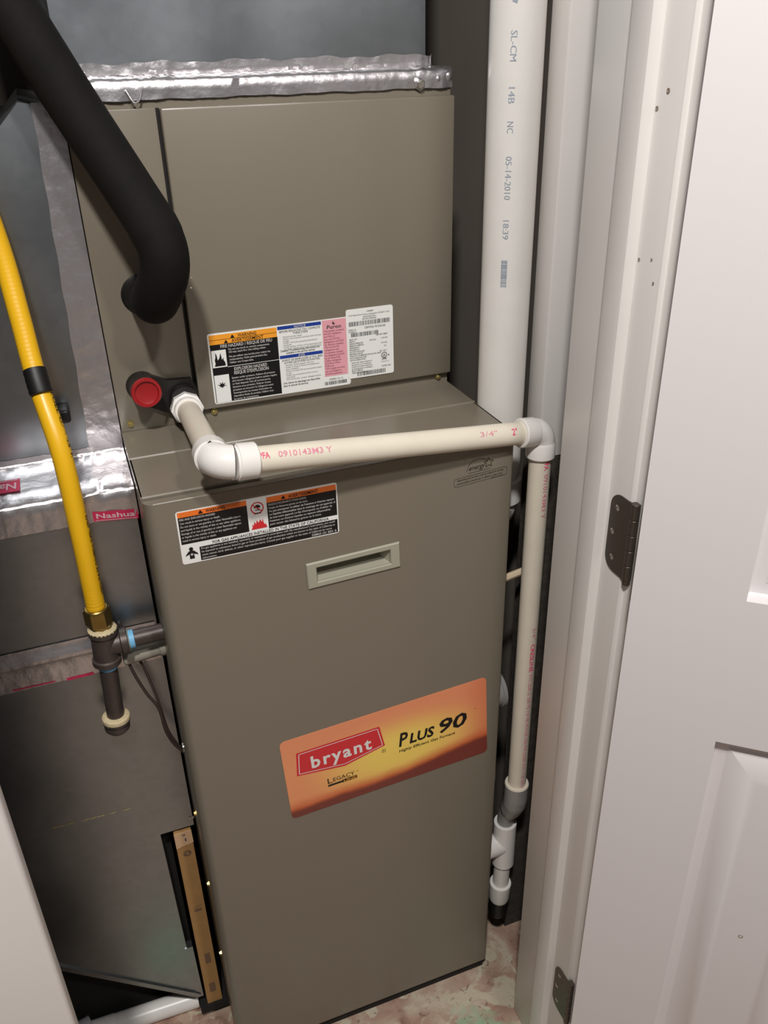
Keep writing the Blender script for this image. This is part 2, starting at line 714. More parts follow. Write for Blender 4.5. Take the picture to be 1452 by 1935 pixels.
# ================================================================== the setting
o = obj('floor', newbox(-2.2, 2.4, -3.0, 1.1, FLOOR_Z - 0.1, FLOOR_Z), FLOORMAT, smooth=False)
structure(o, 'bare concrete floor mottled with cream, rust and mint paint stains')
structure(obj('ceiling', newbox(-0.8, 0.7, -0.213, 1.1, 2.40, 2.46), CEILING, smooth=False), 'plain white ceiling above the closet')
structure(obj('wall_right', newbox(0.58, 0.64, -0.10, 1.0, FLOOR_Z, 2.40), DRYWALL, smooth=False), 'dim grey closet side wall behind the wide white vent pipe')
structure(obj('wall_back', newbox(-0.66, 0.58, 0.93, 1.0, FLOOR_Z, 2.40), DRYWALL, smooth=False), 'drywall at the back of the closet behind the furnace')
structure(obj('wall_left', newbox(-0.72, -0.66, -0.10, 1.0, FLOOR_Z, 2.40), DRYWALL, smooth=False), 'drywall closet side left of the galvanised return duct')
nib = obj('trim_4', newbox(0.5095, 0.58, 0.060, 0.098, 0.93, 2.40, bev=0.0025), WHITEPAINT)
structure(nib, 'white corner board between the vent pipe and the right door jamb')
obj('rough_shaded_board', newbox(0.5095, 0.58, 0.062, 0.098, FLOOR_Z, 0.93), SHADEBOARD, nib, smooth=False)  # rough lower board, coloured dark for the shade below the drain elbow
# wall with the doorway: two jamb-side pieces and the piece over the door
structure(obj('wall_front', newbox(0.47, 2.4, -0.213, -0.083, FLOOR_Z, 2.40), HALLWALL, smooth=False), 'painted hall wall right of the doorway, behind the open door')
structure(obj('wall_front_left', newbox(-2.2, -0.215, -0.213, -0.083, FLOOR_Z, 2.40), HALLWALL, smooth=False), 'painted hall wall left of the doorway')
structure(obj('wall_front_top', newbox(-0.215, 0.47, -0.213, -0.083, 2.06, 2.40), HALLWALL, smooth=False), 'painted hall wall over the doorway')
# right jamb: board, stop and casing
jamb = obj('trim_1', newbox(0.45, 0.47, -0.213, -0.081, FLOOR_Z, 2.04, bev=0.002), WHITEPAINT)
structure(jamb, 'white door jamb on the right with hinge mortise and nail holes')
st = bmesh.new()
prism(st, [(0.4499, -0.147), (0.4395, -0.147), (0.4387, -0.149), (0.4387, -0.170), (0.4400, -0.174), (0.4420, -0.1755), (0.4499, -0.1775)], 'z', FLOOR_Z, 2.04)
obj('door_stop', st, WHITEPAINT, jamb)
cs = bmesh.new()
prism(cs, [(0.456, -0.213), (0.456, -0.222), (0.458, -0.227), (0.463, -0.229), (0.495, -0.231), (0.515, -0.227), (0.515, -0.213)], 'z', FLOOR_Z, 2.06)
obj('casing', cs, WHITEPAINT, jamb)
# dents and nail holes in the jamb face, small dark pits
for (y, z, r) in ((-0.1815, 1.3640, .0018), (-0.1935, 1.3775, .0020), (-0.1815, 1.2420, .0014), (-0.199, 1.2453, .0011), (-0.2052, 1.2261, .0012)):
    b = bmesh.new()
    lathe(b, (0.4496, y, z), (-1, 0, 0), [(0, r * 1.0), (0.0006, r * .9), (0.0003, r * .5), (0.0001, r * .2)], seg=8)
    obj('nail_hole', b, mat('dent_brown', rgb(150, 136, 124), rough=0.9), jamb)  # pits in a plain brown tone
jl = obj('trim_2', newbox(-0.330, -0.164, -0.236, -0.213, FLOOR_Z, 2.10, bev=0.006, seg=3), WHITEPAINT)
structure(jl, 'white door casing at the lower left, a bright slanting edge')
jt = obj('trim_3', newbox(-0.215, 0.47, -0.213, -0.081, 2.04, 2.06, bev=0.002), WHITEPAINT)
structure(jt, 'white head jamb over the doorway')

# ------------------------------------------------------------------ the open door
TH = math.radians(50)
du = Vector((math.sin(TH), -math.cos(TH), 0))
dn = Vector((-math.cos(TH), -math.sin(TH), 0))      # towards the room / camera
E0 = Vector((0.4315, -0.2555, 0))
DW, DT, DZ0, DZ1 = 0.61, 0.035, -0.015, 2.02


def D(u, t, z):
    return E0 + du * u - dn * t + Vector((0, 0, z))


STILE, MULL = 0.104, 0.10
ucuts = [0.0, STILE, (DW - MULL) / 2, (DW + MULL) / 2, DW - STILE, DW]
PANZ = [(0.22, 0.770), (0.9465, 1.56), (1.66, 1.90)]
zcuts = sorted([DZ0, DZ1] + [z for p in PANZ for z in p])
bm = bmesh.new()
for face, sgn in ((0.0, 1), (DT, -1)):
    for i in range(5):
        for j in range(len(zcuts) - 1):
            u0, u1, z0, z1 = ucuts[i], ucuts[i + 1], zcuts[j], zcuts[j + 1]
            if i in (1, 3) and (z0, z1) in PANZ:
                loops = []
                for inset, dep in ((0, 0), (0.0005, 0.0040), (0.001, 0.0120), (0.003, 0.0135), (0.0145, 0.0135), (0.040, 0.0010), (0.048, 0.0004)):
                    loops.append([bm.verts.new(D(u, face + sgn * dep, z)) for u, z in ((u0 + inset, z0 + inset), (u1 - inset, z0 + inset), (u1 - inset, z1 - inset), (u0 + inset, z1 - inset))])
                for a, c in zip(loops[:-1], loops[1:]):
                    for k in range(4):
                        bm.faces.new((a[k], a[(k + 1) % 4], c[(k + 1) % 4], c[k]))
                bm.faces.new(loops[-1])
            else:
                bm.faces.new([bm.verts.new(D(u, face, z)) for u, z in ((u0, z0), (u1, z0), (u1, z1), (u0, z1))])
for (ua, za, ub, zb) in ((0, DZ0, 0, DZ1), (0, DZ1, DW, DZ1), (DW, DZ1, DW, DZ0), (DW, DZ0, 0, DZ0)):
    bm.faces.new([bm.verts.new(D(ua, 0, za)), bm.verts.new(D(ub, 0, zb)), bm.verts.new(D(ub, DT, zb)), bm.verts.new(D(ua, DT, za))])
bmesh.ops.remove_doubles(bm, verts=bm.verts[:], dist=0.00005)
door = obj('door_1', bm, DOORPAINT, angle=25)
structure(door, 'white moulded six-panel door swung open at the right')
# small screw hole in the stile
b = bmesh.new()
lathe(b, D(0.176, 0.0008, 0.4833), dn, [(0, .0030), (.0010, .0026), (.0003, .0014), (.0002, .0002)], seg=12)
obj('screw_hole', b, mat('dent_brown', rgb(120, 105, 92), rough=0.9), door)  # hole in the same brown tone as the jamb pits


def make_hinge(zc, h=0.089):
    PIN = Vector((0.4530, -0.2185, 0))
    r = 0.016
    # leaf let into the jamb face (facing -x): rounded on the far edge
    y_far, y_near = -0.1835, -0.2165
    pts = [(y_near, zc - h / 2), (y_near, zc + h / 2)]
    for i in range(7):
        a = math.radians(90 - 90 * i / 6)
        pts.append((y_far - r + r * math.cos(a), zc + h / 2 - r + r * math.sin(a)))
    for i in range(7):
        a = math.radians(0 - 90 * i / 6)
        pts.append((y_far - r + r * math.cos(a), zc - h / 2 + r + r * math.sin(a)))
    b = bmesh.new()
    prism(b, pts, 'x', 0.4488, 0.4505)
    hg = obj('hinge', b, HINGE, door, smooth=False)
    for k in range(5):
        b = bmesh.new()
        z0 = zc - h / 2 + h * k / 5
        lathe(b, (PIN.x, PIN.y, z0 + 0.0003), (0, 0, 1), [(0, .0044), (.0004, .0048), (h / 5 - .001, .0048), (h / 5 - .0006, .0044)], seg=16)
        obj('knuckle', b, HINGE, hg)
    b = bmesh.new()
    lathe(b, (PIN.x, PIN.y, zc - h / 2 - 0.006), (0, 0, 1), [(0, .0036), (.001, .0042), (.006, .0042)], seg=16)
    obj('hinge_pin', b, HINGE, hg)
    # leaf on the door's own edge
    b = bmesh.new()
    vs = [D(-0.0008, t, z) for t, z in ((0.004, zc - h / 2), (0.034, zc - h / 2), (0.034, zc + h / 2), (0.004, zc + h / 2))]
    vs2 = [v + du * 0.0012 for v in vs]
    A = [b.verts.new(v) for v in vs]
    B = [b.verts.new(v) for v in vs2]
    b.faces.new(A)
    b.faces.new(B[::-1])
    for i in range(4):
        b.faces.new((A[i], A[(i + 1) % 4], B[(i + 1) % 4], B[i]))
    obj('door_leaf', b, HINGE, hg, smooth=False)
    for (dy, dz) in ((-0.0115, 0.029), (-0.0075, 0.0), (-0.0115, -0.029)):
        b = bmesh.new()
        lathe(b, (0.449, y_far + dy, zc + dz), (-1, 0, 0), [(0, .0034), (.0003, .0032), (.0007, .0022), (.0003, .0012), (.0002, .0002)], seg=14)
        obj('screw', b, STEEL, hg)


make_hinge(0.9680)
make_hinge(0.197)

# ================================================================== gas furnace
W, H, DEP = 0.439, 1.0, 0.70
fur = thing('gas_furnace', 'tall taupe gas furnace with a sunset badge on its front panel', 'furnace')
bm = bmesh.new()
# cabinet: two sides, back, shelf top with bent front lip, recessed base
box(bm, 0.0, 0.0015, 0.016, DEP, FLOOR_Z + 0.006, H)
box(bm, W + 0.004 - .0015, W + 0.004, 0.016, DEP, FLOOR_Z + 0.006, H)
box(bm, 0.0, W + .004, DEP - .0015, DEP, FLOOR_Z + 0.006, H)
box(bm, 0.0, W + .004, 0.022, 0.024, FLOOR_Z + 0.006, H - 0.012)
obj('cabinet', bm, TAUPE, fur, smooth=False)
bm = bmesh.new()
prism(bm, [(0.0165, H - 0.016), (0.0165, H - 0.0015), (0.0180, H), (0.1195, H), (0.1205, H + 0.0016), (0.1225, H + 0.0016), (0.1235, H + .0004), (0.215, H + .0004), (0.215, H - .002), (0.0190, H - .002), (0.0190, H - .016)], 'x', -0.0005, W + .0045)
obj('top_shelf', bm, TAUPE, fur, smooth=False)
bm = bmesh.new()
box(bm, 0.004, W - 0.002, 0.0095, DEP - .01, FLOOR_Z, -0.002)
obj('base', bm, DARK, fur, smooth=False)

HX0, HX1, HZ0, HZ1 = 0.1800, 0.2760, 0.8585, 0.8825
R0 = 0.013


def corner(cx, cy, r, a0, a1, n=8):
    return [(cx + r * math.cos(math.radians(a0 + (a1 - a0) * i / n)), cy + r * math.sin(math.radians(a0 + (a1 - a0) * i / n))) for i in range(n + 1)]


bm = bmesh.new()
left = [(HX0, 0.0), (HX0, 0.0125), (0.0, 0.0125)] + corner(R0, R0, R0, 180, 270)
left = [(x, y) for x, y in left]
prism(bm, left, 'z', 0.0, H - 0.003)
right = [(HX1, 0.0125), (HX1, 0.0)] + corner(W - 0.006, 0.006, 0.006, 270, 360) + [(W, 0.0125)]
prism(bm, right, 'z', 0.0, H - 0.003)
box(bm, HX0, HX1, 0.0, 0.0125, 0.0, HZ0)
box(bm, HX0, HX1, 0.0, 0.0125, HZ1, H - 0.003)
bmesh.ops.remove_doubles(bm, verts=bm.verts[:], dist=0.00002)
panel = obj('front_panel', bm, TAUPE, fur, angle=20)

sweep_lip = sweep(bmesh.new(), [(0.010, 0.0016, H - .0034), (W - 0.004, 0.0016, H - .0034)], 0.0016, 10)
obj('panel_lip', sweep_lip, TAUPE, fur)
# recessed pull: bezel frame and the cup behind it
rot = 1.6
c, s = math.cos(math.radians(rot)), math.sin(math.radians(rot))
HC = (0.2278, 0.8702)


def HP(x, y, z):
    return (HC[0] + x * c - z * s, y, HC[1] + x * s + z * c)


ow, oh, iw, ih = 0.0588, 0.0175, 0.0466, 0.0101
bm = bmesh.new()
loops = []
for (a, h_, y) in ((ow, oh, -0.0003), (ow, oh, -0.0018), (ow - .0012, oh - .0012, -0.003), (iw + .0008, ih + .0008, -0.003), (iw, ih, -0.002), (iw, ih, 0.002)):
    loops.append([bm.verts.new(HP(x, y, z)) for x, z in ((-a, -h_), (a, -h_), (a, h_), (-a, h_))])
for A, B in zip(loops[:-1], loops[1:]):
    for k in range(4):
        bm.faces.new((A[k], A[(k + 1) % 4], B[(k + 1) % 4], B[k]))
hd = obj('pull_handle', bm, GREYPLASTIC, fur, smooth=False)
bm = bmesh.new()
A = [bm.verts.new(HP(x, 0.002, z)) for x, z in ((-iw, -ih), (iw, -ih), (iw, ih), (-iw, ih))]
B = [bm.verts.new(HP(x, 0.0210, z)) for x, z in ((-iw + .001, -ih + .003), (iw - .009, -ih + .003), (iw - .009, ih), (-iw + .001, ih))]
for k in range(4):
    bm.faces.new((A[k], A[(k + 1) % 4], B[(k + 1) % 4], B[k]))
bm.faces.new(B)
obj('finger_cup', bm, GREYPLASTIC, hd, smooth=False)


def screw(parent, p, d, r=0.0042, m=None, name='screw'):
    b = bmesh.new()
    lathe(b, p, d, [(0, r * 1.25), (r * .25, r * 1.25), (r * .3, r * .85), (r * .9, r * .8), (r * 1.0, r * .65)], seg=6)
    return obj(name, b, m or ZINC, parent, smooth=False)


# screws and small fittings along the furnace's left flank
for (y, z) in ((0.045, 0.500), (0.04, 0.362), (0.05, 0.19)):
    screw(fur, (0.0, y, z), (-1, 0, 0), r=0.0035)
screw(fur, (W + .004, 0.03, 0.985), (1, 0, 0), r=0.003, m=STEEL)

# warning label on the furnace front
wl = obj('warning_label', prism(bmesh.new(), rounded_rect(0.0310, 0.2118, 0.9186, 0.9840, 0.003), 'y', -0.0004, 0.0002), LABELWHITE, fur, smooth=False)
F = on_front(-0.0006)
k = Ink(F)
k.rect(0.0328, 0.1078, 0.9437, 0.9766, L1)
k.rect(0.1301, 0.2105, 0.9427, 0.9750, L1)
k.rect(0.0512, 0.2103, 0.9200, 0.9372, L1)
k.build('black_panel', BLACKINK, wl)
k = Ink(F)
k.rect(0.0328, 0.1078, 0.9766, 0.9829, L1)
k.rect(0.1301, 0.2105, 0.9750, 0.9818, L1)
k.build('orange_band', ORANGE, wl)


def alert(k, x, z, h):
    k.poly([(x - h * .6, z), (x + h * .6, z), (x, z + h)], L2)


k = Ink(F)
alert(k, 0.0575, 0.9777, 0.0045)
k.text('WARNING', 0.0630, 0.9778, 0.0210, 0.0039, bold=.02, lift=L2)
alert(k, 0.1492, 0.9762, 0.0045)
k.text('AVERTISSEMENT', 0.1550, 0.9762, 0.0345, 0.0039, bold=.02, lift=L2)
k.text('FOR GAS APPLIANCES INSTALLED IN THE STATE OF CALIFORNIA', 0.066, 0.9384, 0.134, 0.0034, bold=.01, lift=L2)
# man with smoke: head, shoulders and arms
k.ring(0.0420, 0.9368, 0, 0.0023, 12, lift=L2)
k.poly([(0.0360, 0.9305), (0.0395, 0.9345), (0.0445, 0.9345), (0.0485, 0.9305), (0.0490, 0.9285), (0.0445, 0.9305), (0.0448, 0.9245), (0.0395, 0.9245), (0.0396, 0.9305), (0.0350, 0.9285)], L2)
# no-fuel sign's can
k.rect(0.1157, 0.1226, 0.9713, 0.9738, L2)
k.rect(0.1175, 0.1212, 0.9738, 0.9750, L2)
k.rect(0.1164, 0.1220, 0.9682, 0.9690, L2)
k.build('black_lettering', BLACKINK, wl)
k = Ink(F)
k.ring(0.1191, 0.9712, 0.0062, 0.0074, 28, lift=L2)
k.line([(0.1138, 0.9762), (0.1245, 0.9662)], 0.0011, L3)
k.rect(0.1150, 0.1232, 0.9640, 0.9652, L2)
k.poly([(0.1103, 0.9452), (0.1280, 0.9452), (0.1278, 0.9475), (0.1262, 0.9520), (0.1266, 0.9490), (0.1248, 0.9510), (0.1238, 0.9575), (0.1230, 0.9530), (0.1208, 0.9565), (0.1192, 0.9525),
        (0.1170, 0.9562), (0.1162, 0.9515), (0.1140, 0.9548), (0.1137, 0.9505), (0.1118, 0.9515), (0.1118, 0.9480)], L2)
k.build('red_symbol', REDINK, wl)
k = Ink(F)
k.ring(0.0421, 0.9300, 0.0004, 0.0015, 10, lift=L3)
z = 0.9728
for t_, w_ in (('FIRE AND EXPLOSION HAZARD', .0385), ('Can result in serious injury or death.', .0435), ('Do not store or use gasoline or other flammable vapors', .0655), ('and liquids in the vicinity of this or any other appliance.', .0655),
               ('Storage of or use of gasoline or other flammable vapors', .0655), ('or liquids in the vicinity of this or any appliance can', .0600), ('result in serious injury or death.', .0370)):
    k.text(t_, 0.0342, z, w_, 0.0025, bold=.012, lift=L2)
    z -= 0.0043
z = 0.9712
for t_, w_ in (('RISQUE D\'INCENDIE ET D\'EXPLOSION', .0430), ('Risque de blessures graves ou de mort.', .0450), ('Ne pas entreposer ni utiliser de l\'essence ni d\'autres vapeurs', .0760), ('ou liquides inflammables dans le voisinage de cet appareil, ni', .0770),
               ('de tout autre appareil. Le fait d\'entreposer ou d\'utiliser de', .0730), ('l\'essence ou d\'autres liquides ou vapeurs inflammables', .0710), ('peut causer des blessures graves ou la mort.', .0600)):
    k.text(t_, 0.1318, z, w_, 0.0024, bold=.012, lift=L2)
    z -= 0.0041
z = 0.9338
for t_, w_ in (('If a gas appliance is not installed, operated, or maintained in accordance with the manufacturer\'s instructions, you could', .1540),
               ('be exposed to substances found in gas or from products of gas combustion which are known to the state of California to', .1540),
               ('cause cancer, birth defects, or other reproductive harm. Consult your gas supplier or the state of California for more', .1500), ('information.', .0160)):
    k.text(t_, 0.0530, z, w_, 0.0025, bold=.012, lift=L2)
    z -= 0.0041
k.text('328863-101 REV. B', 0.2085, 0.9213, 0.0300, 0.0028, 'R', bold=.02, lift=L2)
k.build('white_lettering', PALEINK, wl)

# energy mark printed straight on the panel
em = obj('efficiency_decal', prism(bmesh.new(), rounded_rect(0.372, 0.4135, 0.9595, 0.9872, 0.002), 'y', -0.00025, 0.0002), TAUPE, fur, smooth=False)
F = on_front(-0.0004, math.radians(3.0), 0.392, 0.972)
k = Ink(F)
k.ring(0.3895, 0.9650, 0.0148, 0.0154, 26, a0=28, a1=176, sx=1.0, lift=L2)
pts = []
for i in range(11):
    a = math.radians(90 + 36 * i)
    r_ = 0.0066 if i % 2 == 0 else 0.0030
    pts.append((0.4035 + r_ * math.cos(a), 0.9716 + r_ * math.sin(a)))
k.line(pts, 0.0008, L2)
k.text('energy', 0.3772, 0.9668, 0.0220, 0.0062, bold=.01, shear=.35, lift=L2)
k.line([(0.376, 0.9635), (0.4055, 0.9635)], 0.0005, L2)
k.build('mark_print', ETCH, em)
F = on_front(-0.0004, math.radians(4.0), 0.393, 0.953)
k = Ink(F)
k.text('Operating this furnace may be subject to energy', 0.3625, 0.9565, 0.062, 0.0021, bold=.01, lift=L2)
k.text('conservation standards in effect in this area', 0.3615, 0.9522, 0.061, 0.0021, bold=.01, lift=L2)
k.text('328914-101 REV. A', 0.4255, 0.9490, 0.018, 0.0018, 'R', lift=L2)
rr = rounded_rect(0.3583, 0.4290, 0.9495, 0.9603, 0.003)
k.line(rr + rr[:1], 0.00035, L2)
k.build('small_print', ETCH, em)

# the big sunset badge
BX, BZ, BW, BH = 0.1210, 0.4840, 0.2985, 0.1420
brot = math.radians(2.9)
bm = bmesh.new()
prism(bm, rounded_rect(0.0, BW, 0.0, BH, 0.007, 5), 'y', -0.0006, 0.0)
badge = obj('badge', bm, SUNSET, fur, smooth=False)
badge.location = (BX + 0.001, -0.0002, BZ)
badge.rotation_euler = (0, -brot, 0)


def BP(x, z, lift):
    return (x, -0.0008 - lift, z)


def child_ink(k, name, m):
    o_ = k.build(name, m, badge)
    return o_


# badge-local coordinates
k = Ink(BP)
hexa = [(0.0195, 0.1155), (0.1370, 0.1155), (0.1425, 0.0785), (0.0830, 0.0655), (0.0160, 0.0755)]
k.poly(hexa, L1)
child_ink(k, 'logo_shield', LOGORED)
k = Ink(BP)
cxh = sum(p[0] for p in hexa) / 5
czh = sum(p[1] for p in hexa) / 5 + 0.004
inn = [(cxh + (x - cxh) * .945, czh + (z - czh) * .86) for x, z in hexa]
k.line(inn + inn[:1], 0.0010, L2)
k.text('bryant', 0.0375, 0.0812, 0.0860, 0.0205, bold=.026, lift=L2, space=1.22)
child_ink(k, 'logo_word', WHITEINK)
k = Ink(BP)
k.ring(0.1400, 0.0695, 0.0026, 0.0031, 20, lift=L2)
k.text('R', 0.1400, 0.0680, 0.0020, 0.0030, 'C', lift=L2)
k.text('P', 0.1625, 0.0672, 0.0145, 0.0232, bold=.022, shear=.2, lift=L2)
k.text('LUS', 0.1785, 0.0672, 0.0385, 0.0168, bold=.032, shear=.2, lift=L2)
k.text('90', 0.2245, 0.0672, 0.0425, 0.0235, bold=.022, shear=.2, lift=L2)
k.text('TM', 0.2790, 0.0905, 0.0030, 0.0014, lift=L2)
k.text('Highly Efficient Gas Furnace', 0.1620, 0.0565, 0.0860, 0.0046, bold=.012, shear=.2, lift=L2)
k.text('L', 0.0560, 0.0430, 0.0070, 0.0095, bold=.0, lift=L2)
k.text('EGACY', 0.0640, 0.0440, 0.0310, 0.0068, lift=L2)
k.text('TM', 0.0975, 0.0485, 0.0030, 0.0014, lift=L2)
k.rect(0.0560, 0.0770, 0.0375, 0.0408, L2)
k.rect(0.0770, 0.0980, 0.0368, 0.0420, L2)
child_ink(k, 'badge_lettering', BLACKINK)
k = Ink(BP)
k.text('LINE', 0.0785, 0.0378, 0.0180, 0.0032, bold=.02, lift=L3)
child_ink(k, 'badge_small_word', AMBER)

# ================================================================== coil cabinet
YC = 0.208
coil = thing('coil_cabinet', 'short taupe cooling coil cabinet standing on the furnace top', 'cabinet', (0.22, 0.45, H))


def cobj(name, bm, m, parent=None, **k_):
    return obj(name, bm, m, parent or coil, **k_)


CZ1 = 1.3865
bm = bmesh.new()
box(bm, 0.0, 0.4435, YC + 0.001, 0.70, H + 0.001, CZ1)
cobj('case', bm, TAUPE, smooth=False)
# service door: sheet with rounded top corners, proud of the case
bm = bmesh.new()
box(bm, 0.0985, 0.4440, YC - 0.012, YC + 0.001, 1.0165, 1.3610, bev=0.0025)
cobj('service_door', bm, TAUPE)
bm = bmesh.new()
box(bm, 0.0, 0.0945, YC - 0.003, YC + 0.001, 1.0005, 1.3612, bev=0.001)
cobj('access_panel', bm, TAUPE)
bm = bmesh.new()
box(bm, 0.0945, 0.0985, YC - 0.0008, YC + .001, 1.0165, 1.361)
cobj('seam', bm, DARK, smooth=False)
bm = bmesh.new()
box(bm, 0.0985, 0.4430, YC - 0.002, YC + .001, 1.0005, 1.0155)
cobj('bottom_flange', bm, TAUPE, smooth=False)
for (x, z) in ((0.0122, 1.0105), (0.1165, 1.0098), (0.4285, 1.0105)):
    screw(coil, (x, YC - .003, z), (0, -1, 0), r=0.0038)
screw(coil, (0.4030, YC - .001, 1.3735), (0, -1, 0), r=0.006, m=STEEL)

# hazard label on the service door
YL = YC - 0.0122
hz = cobj('hazard_label', prism(bmesh.new(), rounded_rect(0.1172, 0.2982, 1.0222, 1.1125, 0.003), 'y', YL - .0004, YL + .0002), LABELWHITE, smooth=False)


def cink(k, name, m, parent):
    o_ = k.build(name, m, parent)
    return o_


F = on_front(YL - .0006)
k = Ink(F)
k.rect(0.1192, 0.2038, 1.0985, 1.1105, L1)
cink(k, 'amber_band', AMBER, hz)
k = Ink(F)
k.rect(0.1192, 0.2042, 1.0238, 1.0985, L1)
cink(k, 'black_panel', BLACKINK, hz)
k = Ink(F)
k.rect(0.1200, 0.1380, 1.0695, 1.0914, L2)
k.rect(0.1200, 0.1385, 1.0240, 1.0597, L2)
k.rect(0.1385, 0.2042, 1.0688, 1.0694, L2)
cink(k, 'pictogram_field', LABELWHITE, hz)
k = Ink(F)
alert(k, 0.1480, 1.1047, 0.0044)
k.text('WARNING', 0.1545, 1.1050, 0.0235, 0.0041, bold=.01, lift=L2)
k.line([(0.1192, 1.1042), (0.2038, 1.1042)], 0.0004, L2)
alert(k, 0.1395, 1.0990, 0.0044)
k.text('AVERTISSEMENT', 0.1465, 1.0993, 0.0400, 0.0041, bold=.01, lift=L2)
# flame pictogram
k.poly([(0.1225, 1.0712), (0.1362, 1.0712), (0.1358, 1.0755), (0.1340, 1.0785), (0.1345, 1.0815), (0.1322, 1.0790), (0.1312, 1.0880), (0.1290, 1.0810), (0.1268, 1.0790), (0.1262, 1.0850), (0.1245, 1.0890), (0.1245, 1.0830), (0.1232, 1.0790), (0.1238, 1.0750)], L3)
# burst pictogram
pts = []
for i in range(18):
    a = math.radians(20 * i)
    r_ = (0.0060, 0.0026)[i % 2] * (1 if math.sin(a) > -.3 else .55)
    pts.append((0.1288 + r_ * math.cos(a), 1.0455 + r_ * math.sin(a)))
k.poly(pts, L3)
k.barcode(0.2622, 0.2925, 1.0253, 1.0300, 3)
cink(k, 'black_lettering', BLACKINK, hz)
k = Ink(F)
k.text('FIRE HAZARD / RISQUE DE FEU', 0.1320, 1.0938, 0.0650, 0.0038, bold=.02, lift=L2)
k.text('EXPLOSION HAZARD', 0.1460, 1.0632, 0.0420, 0.0040, bold=.025, lift=L2)
k.text('RISQUE D\'EXPLOSION', 0.1455, 1.0582, 0.0440, 0.0040, bold=.025, lift=L2)
for t_, z_, w_ in (('Do not use torch to remove components.', 1.0898, .0520), ('Oil may catch fire. Use tubing cutter.', 1.0862, .0470), ('Ne pas utiliser une torche pour retirer les', 1.0806, .0520), ('composantes. Huile peut prendre feu.', 1.0768, .0480), ('Utiliser une Coupe-tube.', 1.0728, .0300)):
    k.text(t_, 0.1415, z_, w_, 0.0024, bold=.015, lift=L2)
z = 1.0528
for t_, w_ in (('System under pressure. Relieve all pressure', .0555), ('and recover refrigerant before system repairs', .0575), ('or final disposal. Use all service ports.', .0490), ('Systeme sous pression. Relever toutes', .0490), ('pressions et recouvrir le refrigerant avant', .0520), ('d\'entreprendre les travaux d\'entretien ou', .0495), ('disposition finale du produit. Utiliser tous', .0515), ('les ports de maintenance.', .0320)):
    k.text(t_, 0.1418, z, w_, 0.0024, bold=.015, lift=L2)
    z -= 0.0040
cink(k, 'white_lettering', PALEINK, hz)
k = Ink(F)
k.rect(0.2048, 0.2617, 1.1066, 1.1109, L1)
k.rect(0.2052, 0.2618, 1.0692, 1.0733, L1)
cink(k, 'blue_band', BLUEINK, hz)
k = Ink(F)
k.text('NOTICE', 0.2340, 1.1071, 0.0150, 0.0032, 'C', bold=.02, lift=L2)
k.text('AVIS', 0.2335, 1.0697, 0.0090, 0.0032, 'C', bold=.02, lift=L2)
cink(k, 'band_word', PALEINK, hz)
k = Ink(F)
k.rect(0.2630, 0.2948, 1.0371, 1.1114, L1)
cink(k, 'pink_field', PINK, hz)
k = Ink(F)
k.text('Puron', 0.2690, 1.1000, 0.0190, 0.0046, bold=.02, lift=L2)
k.ring(0.2785, 1.1070, 0.0, 0.0022, 10, a0=100, a1=330, lift=L2)
k.text('BEFORE REPLACING TXV, COMPLETE', 0.2070, 1.1028, 0.0530, 0.0026, lift=L2)
k.text('THESE STEPS:', 0.2240, 1.0995, 0.0200, 0.0026, lift=L2)
k.text('Detailed Troubleshooting instructions are', 0.2070, 1.0782, 0.0510, 0.0024, bold=.012, lift=L2)
k.text('available in the service manual.', 0.2140, 1.0750, 0.0380, 0.0024, bold=.012, lift=L2)
k.text('AVANT DE REMPLACER LE TXV, BIEN', 0.2075, 1.0655, 0.0540, 0.0026, lift=L2)
k.text('SUIVRE LES ETAPES SUIVANTES:', 0.2105, 1.0622, 0.0470, 0.0026, lift=L2)
k.text('Une charte de depistage est disponible', 0.2070, 1.0355, 0.0490, 0.0024, bold=.012, lift=L2)
k.text('dans le manuel de service.', 0.2070, 1.0318, 0.0330, 0.0024, bold=.012, lift=L2)
k.text('335802-101 A', 0.2780, 1.0318, 0.0190, 0.0022, 'C', lift=L2)
cink(k, 'dark_lettering', DARKGREYINK, hz)
k = Ink(F)
for i, (t_, w_) in enumerate((('Check the power supply.', .0250), ('Check unit pressure and test with correct', .0500), ('charge.', .0080), ('Confirm TXV bulb is properly attached and', .0440), ('insulated.', .0110), ('Verify quality of flow of components and', .0500), ('no flow restriction and conditions.', .0500))):
    k.text(t_, 0.2110, 1.0962 - i * 0.00265, w_, 0.0018, lift=L2)
for i, (t_, w_) in enumerate((('Verifier l\'alimentation de l\'air.', .0380), ('Verifier la charge du fluide de refroidissement', .0450), ('selon indication.', .0180), ('Verifier si le bulbe TXV est correctement attache', .0480), ('et isole.', .0080), ('Verifier que le systeme est libre de tout', .0420), ('restriction.', .0120), ('Continuer avec diagnostic.', .0470))):
    k.text(t_, 0.2115, 1.0592 - i * 0.0027, w_, 0.0018, lift=L2)
cink(k, 'grey_lettering', GREYINK, hz)
k = Ink(F)
for i, (t_, w_) in enumerate((('This system contains', .0270), ('R-410A refrigerant', .0235), ('and POE oil.', .0150), ('Use only R-410A', .0210), ('Refrigerant and POE', .0260), ('oil. Factory installed', .0255), ('TXV for R-410A', .0200), ('refrigerant only.', .0200), ('Ce systeme contient', .0250), ('de refrigerant R-410A', .0265), ('et de l\'huile POE.', .0210), ('Utiliser refrigerant', .0220), ('R-410A et l\'huile', .0200), ('POE only.', .0120), ('TXV installe en usine', .0260), ('sur le refrigerant', .0210), ('R-410A seulement.', .0230))):
    k.text(t_, 0.2645, 1.0962 - i * 0.00355, w_, 0.0022, bold=.012, lift=L2)
cink(k, 'pink_lettering', PINKINK, hz)

